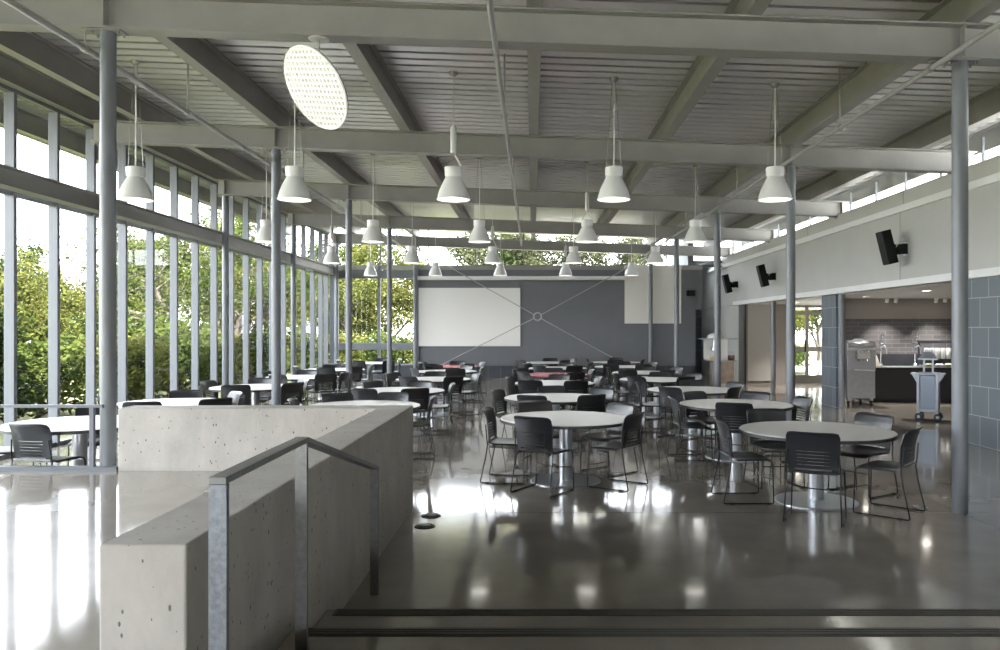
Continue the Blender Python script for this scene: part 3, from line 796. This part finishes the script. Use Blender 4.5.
def side_of(dx, dy):
    a = math.degrees(math.atan2(dy, dx)) % 360
    return ['serving side', 'serving-side far corner', 'far side', 'window-side far corner', 'window side', 'window-side stair corner', 'stair side', 'serving-side stair corner'][int(((a+22.5) % 360)//45)]
ROWS = {
 'window row': [
  ((-4.92, 8.45), [(-4.9, 7.57), (-5.72, 8.3), (-5.2, 9.3), (-4.15, 8.95)]),
  ((-4.96, 10.7), [(-5.15, 11.55), (-4.2, 10.3), (-4.93, 9.82), (-4.3, 11.3), (-5.8, 10.5)]),
  ((-4.85, 13.6), [(-4.85, 12.7), (-5.65, 13.65), (-5.05, 14.45), (-4.15, 14.15), (-4.05, 13.2)]),
  ((-4.84, 16.35), [(-5.0, 17.25), (-4.18, 15.75), (-3.9, 16.3), (-5.1, 15.5), (-5.65, 16.7)]),
  ((-4.92, 19.3), [(-4.9, 18.4), (-4.25, 18.65), (-4.08, 19.7), (-5.2, 20.15), (-5.75, 19.0)]),
  ((-4.8, 22.9), [(-5.6, 22.6), (-4.6, 23.8), (-4.1, 22.3), (-3.95, 23.3), (-4.95, 22.0)])],
 'parapet row': [
  ((-2.24, 10.3), [(-1.36, 10.6), (-2.0, 11.2), (-2.78, 11.05), (-3.15, 10.2)]),
  ((-2.2, 12.8), [(-1.34, 13.0), (-1.80, 11.98), (-2.6, 11.95), (-2.80, 13.55), (-1.97, 13.7)]),
  ((-2.0, 15.7), [(-1.5, 14.95), (-1.14, 16.0), (-2.4, 14.9), (-2.07, 16.6), (-2.84, 15.95)]),
  ((-2.07, 18.5), [(-1.75, 17.65), (-1.2, 18.5), (-2.75, 17.95), (-2.45, 19.35), (-1.62, 19.3)]),
  ((-2.2, 20.95), [(-2.65, 20.2), (-1.65, 20.2), (-1.35, 21.2), (-3.0, 21.2), (-2.1, 21.85)])],
 'centre row': [
  ((.38, 8.9), []),
  ((.33, 11.56), [(-.5, 11.7), (-.02, 10.75), (.84, 10.85), (1.08, 12.06), (.3, 12.45)]),
  ((.42, 14.6), [(-.42, 14.85), (-.05, 13.8), (.78, 13.75), (1.27, 14.8), (.53, 15.5)]),
  ((.5, 17.2), [(-.22, 16.6), (.93, 16.4), (1.34, 17.45), (.48, 18.1), (-.3, 17.75)]),
  ((.65, 20.0), [(.15, 19.2), (1.05, 19.2), (1.5, 20.1), (.9, 20.85), (-.15, 20.4)]),
  ((.4, 23.1), [(-.35, 22.6), (.55, 24.0), (.95, 22.4), (1.25, 23.4)])],
 'serving row': [
  ((2.86, 7.85), []),
  ((2.75, 10.54), [(1.88, 10.45), (2.5, 9.66), (3.62, 10.45), (3.25, 11.28), (2.35, 11.35)]),
  ((2.67, 13.0), [(2.15, 12.25), (1.80, 13.3), (3.2, 12.3), (3.50, 13.35), (2.85, 13.9)]),
  ((2.5, 15.6), [(2.0, 14.9), (1.68, 15.9), (2.95, 14.85), (3.32, 15.9), (2.7, 16.45)]),
  ((2.6, 18.0), [(2.1, 17.25), (1.80, 18.35), (3.0, 17.2), (3.42, 18.3), (2.75, 18.9)]),
  ((2.4, 20.7), [(1.6, 20.95), (2.0, 19.95), (2.85, 19.95), (3.22, 20.9), (2.5, 21.6)]),
  ((2.5, 23.4), [(2.4, 22.55), (1.68, 23.6), (3.3, 23.1), (2.6, 24.25)])],
}
EXPL = {  # rear foot centre and facing, for the two front tables
 ('centre row', 0): [((-.54, 9.0), (.97, -.15)), ((.0, 8.17), (.54, .84)), ((1.145, 8.49), (-.83, .55)), ((1.12, 9.62), (-.78, -.62)), ((.02, 9.92), (.30, -.95))],
 ('serving row', 0): [((1.90, 7.95), (1.0, .02)), ((2.485, 6.91), (.44, .9)), ((3.565, 7.22), (-.75, .66)), ((3.72, 8.42), (-.85, -.55)), ((2.66, 8.92), (.12, -1.0))],
}
REDS = {('centre row', 3), ('parapet row', 4)}
tbl = None; tred = None
for row, tabs in ROWS.items():
    for i, ((tx, ty), chairs) in enumerate(tabs):
        red = (row, i) in REDS
        where = f'{ORD[i]} {row.replace(" ", "-")} table from the steps'
        lab = f'round {"red-topped" if red else "pale grey"} pedestal table, {ORD[i]} of the {row} counting from the steps'
        src = tred if red else tbl
        if src is None:
            t = make_table('round_table', REDL if red else LAMIN, (tx, ty, 0), lab)
            if red: tred = t
            else: tbl = t
        else: copy_thing(src, (tx, ty, 0), rnd.random()*6, lab)
        lst = []
        if (row, i) in EXPL:
            for (p, f) in EXPL[row, i]:
                f = Vector(f).normalized(); o = Vector(p)+f*.275; lst.append((o, f))
        else:
            for (cx, cy) in chairs:
                d = Vector((tx-cx, ty-cy)); f = d.normalized()
                a = rnd.uniform(-.28, .28); f = Vector((f.x*math.cos(a)-f.y*math.sin(a), f.x*math.sin(a)+f.y*math.cos(a)))
                o = Vector((cx, cy))+f*.26; lst.append((o, f))
        seen = {}
        for o, f in lst:
            sdv = Vector((f.y, -f.x))
            for q_ in range(16):     # keep the sled runners clear of the table base
                if min((o+f*.215+sdv*w-Vector((tx, ty))).length for w in (-.244, .244)) > .40: break
                o = o-f*.02
            sd = side_of(o.x-tx, o.y-ty)
            # snap to a free direction name so that every label stays unique
            names = ['serving side', 'serving-side far corner', 'far side', 'window-side far corner', 'window side', 'window-side stair corner', 'stair side', 'serving-side stair corner']
            if sd in seen:
                a = math.degrees(math.atan2(o.y-ty, o.x-tx)) % 360
                order = sorted(range(8), key=lambda q: min(abs(a-45*q), 360-abs(a-45*q)))
                for q in order:
                    if names[q] not in seen: sd = names[q]; break
            seen[sd] = 1
            place_chair(o.x, o.y, f.x, f.y, f'black slotted chair at the {sd} of the {where}')

# ------------------------------------------------------------------ pendants
def make_shade():
    prof = [(.228, .0), (.236, .006), (.236, .016), (.226, .022), (.216, .07), (.198, .13), (.172, .19), (.144, .245), (.122, .285), (.112, .305), (.112, .318),
            (.120, .325), (.125, .44), (.118, .446), (.0001, .446)]
    inner = [(.222, .003), (.208, .07), (.190, .13), (.164, .19), (.136, .245), (.105, .29), (.0001, .30)]
    m = MB(); m.lathe(prof, n=40, sq='open'); m.lathe(inner, n=40, sq='open')
    m.lathe([(.222, .003), (.228, 0)], n=40, sq='open')
    m.v = [(x*.95, y*.95, z*.97) for x, y, z in m.v]
    return m
def pendant(i, j, x, y, ball):
    zb = H+1.70; zc = DECK_B+SL*x
    e = empty('pendant_lamp', (x, y, zb), label=f'white bell pendant lamp{" hung below a cylinder" if ball else ""}, {ORD[j]} from windows, {ORD[i]} row from steps', cat='pendant lamp', group='bell pendant lamps')
    if not LAMPM:
        o = make_shade().build('shade', SHADE, e, smooth=True); LAMPM.append(o.data)
        b = MB().lathe([(.0001, .205), (.10, .10), (.205, .065), (.0001, .055)], n=32).build('lamp_glow', BULB, e, smooth=True); LAMPM.append(b.data)
        c = MB().lathe([(.0001, -.06), (.03, -.055), (.055, -.03), (.06, 0), (.0001, .0)], n=20).build('canopy', NICKEL, e, smooth=True); LAMPM.append(c.data); c.location = (0, 0, zc-zb)
    else:
        for nm, me, z in (('shade', LAMPM[0], 0), ('lamp_glow', LAMPM[1], 0), ('canopy', LAMPM[2], zc-zb)):
            o = bpy.data.objects.new(nm, me); COL.objects.link(o); o.parent = e; o.location = (0, 0, z)
    h = zc-zb-.05
    if ball:
        m = MB().tube([(0, 0, .92), (0, 0, h)], .006, 6); m.tube([(.10, 0, .45), (.02, 0, .60)], .012, 6)
        m.build('cord', CORDM, e)
        MB().lathe([(.038, .62), (.042, .63), (.042, .96), (.03, .98), (.0001, .98)], n=20).build('counterweight', PAPER, e, smooth=True)
        for s_ in (-1, 1): MB().tube([(s_*.10, 0, .44), (s_*.01, 0, .60)], .0035, 4).build('suspension_wire', NICKEL, e)
    else:
        MB().tube([(.0, 0, .446), (0.004, 0, .446+(h-.446)*.5), (0, 0, h)], .009, 6).build('cord', CORDM, e)
        for s_ in (-1, 1): MB().tube([(s_*.10, 0, .44), (s_*.02, 0, h)], .0035, 4).build('suspension_wire', NICKEL, e)
    return e
LAMPM = []
LXS = [-5.27, -3.16, -1.05, 1.08, 3.22]
LYS = [10.33, 15.4, 20.4, 25.3]
BALL = {(0, 2), (1, 3), (2, 2), (3, 3), (2, 0)}
for i, y in enumerate(LYS):
    for j, x in enumerate(LXS):
        pendant(i, j, x, y, (i, j) in BALL)
        L = bpy.data.lights.new('pendant_light', 'SPOT'); L.energy = 9; L.color = (1, .98, .95); L.spot_size = math.radians(125); L.spot_blend = .6; L.shadow_soft_size = .20
        lo = bpy.data.objects.new('pendant_light', L); COL.objects.link(lo); lo.location = (x, y, H+1.70+.03)
for (x, y) in ((7.82, 18.2), (7.75, 15.3), (8.75, 18.9), (9.95, 18.9), (7.7, 22.6), (9.6, 22.4)):  # last two spots feed the added door and corridor downlights
    L = bpy.data.lights.new('downlight', 'SPOT'); L.energy = 95 if y > 22 else 60; L.color = (1, .96, .90); L.spot_size = math.radians(100); L.spot_blend = .7; L.shadow_soft_size = .06
    lo = bpy.data.objects.new('downlight', L); COL.objects.link(lo); lo.location = (x, y, 2.36)

# hanging disc with lozenge openings
dc_ = Vector((-2.065, 7.40, H+2.28))
view = (Vector((0, 0, H))-dc_).normalized()
right = Vector((0, 0, 1)).cross(view).normalized(); up = view.cross(right).normalized()
minor = (right*.87+up*.49)
nrm = (view*.58-minor*.815).normalized()
e = empty('hanging_disc', dc_, label='bright white perforated disc hanging tilted under the front roof beam', cat='light reflector')
a_ = nrm.orthogonal().normalized(); b_ = nrm.cross(a_)
R_ = .40; m = MB()
N = 15; step = 2*R_/N
def P3(u, v, w): return a_*u+b_*v+nrm*w
ringp = [P3(R_*math.cos(2*PI*k/64), R_*math.sin(2*PI*k/64), 0) for k in range(65)]
m.tube(ringp, .012, 8, caps=False)
for fam in (0, 1):
    for i in range(-N, N+1):
        off = i*step*1.0
        if abs(off) >= R_-.01: continue
        hl = math.sqrt(R_*R_-off*off)
        u_, v_ = ((1, 1), (1, -1))[fam]
        d = Vector((u_, v_)).normalized(); q = Vector((-d.y, d.x))*off
        p0 = q-d*hl; p1 = q+d*hl
        ax = P3(d.x, d.y, 0); cen = P3(q.x, q.y, .0); side = P3(-d.y, d.x, 0)
        m.obox(cen, ax, side, nrm, hl, .0115, .012)
DISC = mat('disc_added_glow', (.9, .9, .88), .4, emit=(1, .985, .95), estr=.04)  # faint emission added to brighten the disc, which is no lamp
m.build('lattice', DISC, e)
MB().lathe([(R_-.01, -.001), (R_-.01, .001)], n=10)
bk = MB(); rr = [P3((R_-.005)*math.cos(2*PI*k/48), (R_-.005)*math.sin(2*PI*k/48), -.022) for k in range(48)]; r2 = [p-nrm*.008 for p in rr]
bk.add(rr+r2, [tuple(range(48)), tuple(range(95, 47, -1))]+[(k, (k+1) % 48, 48+(k+1) % 48, 48+k) for k in range(48)])
bk.build('backing', mat('disc_backing', (.10, .10, .098), .5), e)
cz = BEAM_B+SL*-2.0-dc_.z
cpos = Vector((.04, -.02, cz))
MB().lathe([(.10, -.022), (.095, -.03), (.02, -.04), (.0001, -.04)], (cpos.x, cpos.y, cz+.022), 28).build('canopy', WHITE, e, smooth=True)
MB().tube([cpos, nrm*-.03], .010, 8).build('rod', NICKEL, e)

# ------------------------------------------------------------------ outside
struct('ground', MB().box(-90, -7.2, -30, 120, -.9, -.45).box(-7.3, 13.3, 31.3, 120, -.9, -.45).box(13.3, 90, -30, 120, -.9, -.45).box(-90, 90, -90, -7.3, -.9, -.45), GROUND)
struct('pavement', MB().box(-11, 14, -30, YB-.3, -.45, .2).box(-.0, 30, 31.3, 46, -.44, -.03), PAVING)

def tree_skeleton(rg, height, spread, lean=(0, 0), trunk_r=.22, low=.25):
    tm = MB(); tips = []
    def grow(p, d, length, r, depth):
        n = 4; pts = [p]; q = p.copy(); dd = d.copy()
        for k in range(n):
            dd = (dd+Vector((rg.uniform(-.22, .22), rg.uniform(-.22, .22), rg.uniform(-.08, .14)))).normalized()
            q = q+dd*length/n; pts.append(q.copy())
        tm.tube(pts, r, 6 if depth < 2 else 4, radii=[r*(1-.45*k/n) for k in range(n+1)], caps=False)
        if depth >= 2: tips.append((pts[2], depth))
        if depth == 4: tips.append((q, depth)); return
        for k in range(3 if depth else 5):
            an = rg.uniform(0, 2*PI); sp = rg.uniform(.5, 1.0)*spread
            nd = (dd+Vector((math.cos(an)*sp, math.sin(an)*sp, rg.uniform(-.25, .45)))).normalized()
            pos = pts[rg.choice((2, 3, 4))] if depth else pts[rg.choice((2, 3, 4, 4))]
            grow(pos.copy(), nd, length*rg.uniform(.6, .82), r*.55, depth+1)
    grow(Vector((0, 0, -.6)), Vector((lean[0], lean[1], 1)).normalized(), height*.42, trunk_r, 0)
    return tm, tips
def leaf_cloud(rg, tips, per, rad, size):
    vs = []; fs = []
    for (t, dpt) in tips:
        for k in range(per):
            d = Vector((rg.gauss(0, 1), rg.gauss(0, 1), rg.gauss(0, .75))); p = t+d*rad*.5
            ax = Vector((rg.uniform(-1, 1), rg.uniform(-1, 1), rg.uniform(-.7, .5))).normalized()
            b = ax.orthogonal().normalized()
            b = Matrix.Rotation(rg.uniform(0, 6.28), 3, ax) @ b
            s_ = size*rg.uniform(.6, 1.25)
            o = len(vs)
            vs += [p-ax*s_*.55, p+b*s_*.30, p+ax*s_*.55, p-b*s_*.30]; fs.append((o, o+1, o+2, o+3))
    m = MB(); m.add(vs, fs); return m
PROTO = []
for k, (hh, sp, per, rad, size, lm, lean) in enumerate([
        (8.5, .95, 48, .75, .19, 0, (.15, .25)), (7.5, .9, 44, .8, .20, 1, (0, 0)), (7.5, .9, 42, .85, .20, 2, (-.1, .1)), (9.0, .8, 48, .8, .22, 3, (.1, 0))]):
    rg = random.Random(31+k)
    tm, tips = tree_skeleton(rg, hh, sp, lean, trunk_r=.26 if k == 0 else .2)
    fo = leaf_cloud(rg, tips, per, rad, size)
    tmesh = tm.build('trunk', BARK, smooth=True).data
    fmesh = fo.build('foliage', LEAF[lm], fixn=False).data
    PROTO.append((tmesh, fmesh))
# the spreading oak: long bare limbs reaching along the window wall
rg = random.Random(77); tm = MB(); tips = []
def limb(pts, r0, r1, sub=9):
    pts = [Vector(p) for p in pts]; q = []
    for i in range(len(pts)-1):
        for k in range(4): q.append(pts[i].lerp(pts[i+1], k/4)+Vector((rg.uniform(-.07, .07), rg.uniform(-.07, .07), rg.uniform(-.07, .07))))
    q.append(pts[-1]); n_ = len(q)
    tm.tube(q, r0, 8, radii=[r0+(r1-r0)*i/(n_-1) for i in range(n_)], caps=False)
    for k in range(sub):
        i = rg.randrange(n_//3, n_); p = q[i]; d = Vector((rg.uniform(-1, 1), rg.uniform(-1, 1), rg.uniform(-.15, 1.0))).normalized()
        L_ = rg.uniform(.9, 1.9); a = p+d*L_*.5+Vector((0, 0, rg.uniform(-.1, .2))); b2 = p+d*L_
        tm.tube([p, a, b2], .05, 5, radii=[.06, .04, .02], caps=False)
        for w in range(4):
            d2 = (d+Vector((rg.uniform(-.9, .9), rg.uniform(-.9, .9), rg.uniform(-.5, .9)))).normalized(); e2 = b2.lerp(p, rg.uniform(0, .5))+d2*rg.uniform(.5, 1.1)
            tm.tube([b2, e2], .02, 4, radii=[.022, .008], caps=False); tips.append((e2, 4))
limb([(0, 0, -.6), (-.35, -.1, .6), (-.9, -.3, 1.5)], .27, .24, 0)
limb([(-.9, -.3, 1.5), (-2.0, -.8, 2.3), (-2.9, -1.4, 3.4), (-3.3, -1.8, 4.8)], .20, .08, 14)
limb([(-1.9, -.75, 2.2), (-3.2, -1.6, 2.9), (-4.6, -2.2, 3.4), (-5.8, -2.6, 4.2)], .15, .06, 14)
limb([(-.6, -.2, 1.1), (-.3, .4, 2.6), (.4, .8, 4.2), (.6, 1.0, 6.0)], .20, .07, 18)
limb([(-1.1, -.4, 1.7), (-1.2, .5, 3.3), (-1.6, 1.0, 5.0), (-1.5, 1.2, 6.6)], .17, .06, 18)
limb([(-.2, .3, 2.2), (1.2, -.2, 3.2), (2.3, -.4, 4.2)], .13, .05, 14)
limb([(-.5, -.1, .9), (-1.8, -1.2, 1.5), (-3.4, -2.2, 1.7), (-4.6, -3.0, 2.4)], .13, .05, 12)
PROTO.append((tm.build('trunk', BARK, smooth=True).data, leaf_cloud(rg, tips, 34, .62, .17).build('foliage', LEAF[0], fixn=False).data))
for o in list(COL.objects):
    if o.name.startswith(('trunk', 'foliage')) and o.parent is None: bpy.data.objects.remove(o)
def tree(kind, x, y, s=1., rz=0., label='', zs=1., z=-.45):
    zmax = max(v.co.z for v in PROTO[kind][1].vertices); s = s/zmax
    e = empty('oak_tree' if kind in (0, 3, 4) else 'leafy_tree', (x, y, z), rz, label=label, cat='tree', group='trees outside the hall')
    e.scale = (s, s, s*zs)
    for nm, me in (('trunk', PROTO[kind][0]), ('foliage', PROTO[kind][1])):
        o = bpy.data.objects.new(nm, me); COL.objects.link(o); o.parent = e
    return e
# rows beyond the window wall
TREES = [   # kind, x, y, height, turn, label
 (1, -12.6, 17.2, 4.5, 0.3, 'dark dense tree outside the front end of the window wall'),
 (2, -13.8, 21.5, 4.4, 1.9, 'low yellow-green tree second along the window wall'),
 (4, -11.3, 30.2, 7.4, 0.0, 'spreading oak with thick bare limbs outside the middle of the window wall'),
 (2, -12.8, 35.0, 7.2, .8, 'yellow-green tree just past the spreading oak'),
 (0, -14.5, 40.0, 8.8, 4.0, 'tall green oak outside the far part of the window wall'),
 (1, -18.5, 26.0, 5.0, 5.0, 'dark tree behind the spreading oak'),
 (2, -20.5, 31.0, 6.0, 2.0, 'yellow-green tree in the second line behind the spreading oak'),
 (3, -20.0, 44.0, 8.4, 3.1, 'dusty green tree in the second line near the far end of the window wall'),
 (2, -6.8, 37.0, 7.2, 1.1, 'yellow-green tree filling the end window'),
 (0, -10.2, 43.0, 8.4, 2.7, 'green oak behind the tree in the end window'),
 (3, -3.2, 43.0, 8.3, 0.2, 'dusty green tree over the white board end of the grey wall'),
 (1, -0.6, 46.0, 8.8, 1.5, 'dark tree over the middle of the grey wall'),
 (3, 2.4, 44.0, 8.4, 2.5, 'dusty green tree over the cross bracing'),
 (3, 6.0, 47.0, 8.2, 3.7, 'dusty green tree over the hanging screen'),
 (2, 12.0, 39.0, 5.2, 4.6, 'yellow-green tree beyond the glazed exit door'),
 (0, 15.5, 42.0, 6.5, .9, 'green tree past the exit door corner'),
 (2, -16.8, 22.5, 4.2, 3.6, 'low pale tree in the second line at the front of the window wall'),
 (1, -24.0, 38.0, 6.8, .4, 'dark tree at the back of the second line'),
 (0, -27.0, 52.0, 8.6, 1.4, 'green oak far off between the second-line trees'),
 (2, -19.0, 56.0, 8.8, 2.2, 'yellow-green tree far off beyond the end of the window wall'),
 (1, -12.5, 55.0, 8.4, 5.4, 'dark tree far off behind the end window'),
 (0, -16.5, 60.0, 8.0, 3.0, 'green oak in the farthest line beyond the end of the hall'),
 (3, -33.0, 44.0, 7.0, 3.3, 'dusty green tree far off beyond the middle of the window wall'),
]
for (k, x, y, s, rz, lab) in TREES: tree(k, x, y, s, rz, lab)
# shrubs under the trees
def shrub_mesh(seed, lm, nt=70):
    rg = random.Random(seed); tips = []
    for k in range(nt):
        a = rg.uniform(0, 2*PI); r_ = rg.random()**.5*1.5; h = rg.uniform(.1, 1.0)
        tips.append((Vector((math.cos(a)*r_*(1-.45*h), math.sin(a)*r_*(1-.45*h), .2+h*1.7)), 4))
    f = leaf_cloud(rg, tips, 46, .55, .17)
    s_ = MB()
    for k in range(14):
        t = tips[rg.randrange(nt)][0]; s_.tube([(0, 0, 0), (t.x*.4, t.y*.4, t.z*.5), t], .02, 4)
    fo = f.build('foliage', LEAF[lm], fixn=False); st = s_.build('stems', BARK)
    r = (fo.data, st.data); bpy.data.objects.remove(fo); bpy.data.objects.remove(st); return r
SH = [shrub_mesh(5, 0), shrub_mesh(6, 2), shrub_mesh(8, 1)]
SHR = []
for i in range(13):
    SHR.append((i % 3 if i > 1 else 2, -11.2-rnd.random()*1.6, 12.0+i*2.5, .85+rnd.random()*.35, f'leafy shrub at the foot of the window wall trees, {["first","second","third","fourth","fifth","sixth","seventh","eighth","ninth","tenth","eleventh","twelfth","thirteenth"][i]} from the front'))
for i in range(4):
    SHR.append(((1, 0, 1, 0)[i], -8.0+i*1.9, 32.4+rnd.random(), .95, f'leafy shrub outside the end window, {ORD[i]} from the window wall corner'))
SHR += [(1, -14.4, 49.0, 1.9, 'big dark shrub at the far end below the green oaks'), (0, -13.0, 39.0, 1.2, 'green shrub under the tall green oak'), (1, -20.0, 37.0, 1.7, 'big dark shrub under the second-line trees'), (0, -16.5, 45.0, 1.8, 'big green shrub far along the window wall'),
        (2, -24.0, 47.0, 1.9, 'big yellowish shrub between the far trees'), (1, -11.0, 48.0, 1.8, 'big dark shrub far behind the end window'), (0, -15.5, 29.0, 1.3, 'big green shrub behind the spreading oak'), (2, -29.0, 36.0, 1.9, 'big yellowish shrub beyond the second-line trees'),
        (1, 9.6, 36.0, .6, 'low yellowish shrub outside the glazed exit door'), (0, 12.3, 37.0, .7, 'green shrub outside the exit door edge')]
for (k, x, y, s, lab) in SHR:
    e = empty('leafy_shrub', (x, y, -.45), rnd.random()*6, label=lab, cat='shrub', group='shrubs outside the hall'); e.scale = (s, s, s)
    for nm, me in (('foliage', SH[k][0]), ('stems', SH[k][1])):
        o = bpy.data.objects.new(nm, me); COL.objects.link(o); o.parent = e

# ------------------------------------------------------------------ light
w = bpy.data.worlds.new('sky'); C.scene.world = w; w.use_nodes = True
nt = w.node_tree; bgn = nt.nodes['Background']
tc = nt.nodes.new('ShaderNodeTexCoord'); sx = nt.nodes.new('ShaderNodeSeparateXYZ'); rp = nt.nodes.new('ShaderNodeValToRGB')
nt.links.new(tc.outputs['Generated'], sx.inputs[0]); nt.links.new(sx.outputs[2], rp.inputs[0]); nt.links.new(rp.outputs[0], bgn.inputs[0])
rp.color_ramp.elements[0].color = (.93, .935, 1, 1); rp.color_ramp.elements[1].color = (.84, .91, 1, 1)
rp.color_ramp.elements[1].position = .9
bgn.inputs[1].default_value = 3.0
S = bpy.data.lights.new('sun', 'SUN'); S.energy = 14; S.angle = math.radians(1.5); S.color = (1, .95, .85)
so = bpy.data.objects.new('sun', S); COL.objects.link(so)
d = Vector((-.42, .50, -.76)); so.rotation_euler = d.to_track_quat('-Z', 'Y').to_euler()

# ------------------------------------------------------------------ camera
cam = bpy.data.cameras.new('camera'); cam.lens = 28; cam.sensor_width = 36; cam.sensor_fit = 'HORIZONTAL'
cam.shift_x = -.0325; cam.shift_y = .003; cam.clip_end = 400; cam.clip_start = .05
co = bpy.data.objects.new('camera', cam); COL.objects.link(co); co.location = (0, 0, H); co.rotation_euler = (PI/2, 0, 0)
sc_ = C.scene; sc_.camera = co
sc_.view_settings.view_transform = 'Standard'; sc_.view_settings.look = 'None'; sc_.view_settings.gamma = 1; sc_.view_settings.use_curve_mapping = False
sc_.view_settings.exposure = 2.28
cy = sc_.cycles
cy.max_bounces = 10; cy.diffuse_bounces = 5; cy.glossy_bounces = 5; cy.transparent_max_bounces = 24; cy.transmission_bounces = 4
cy.caustics_reflective = False; cy.caustics_refractive = False; cy.sample_clamp_indirect = 6
cy.use_denoising = True
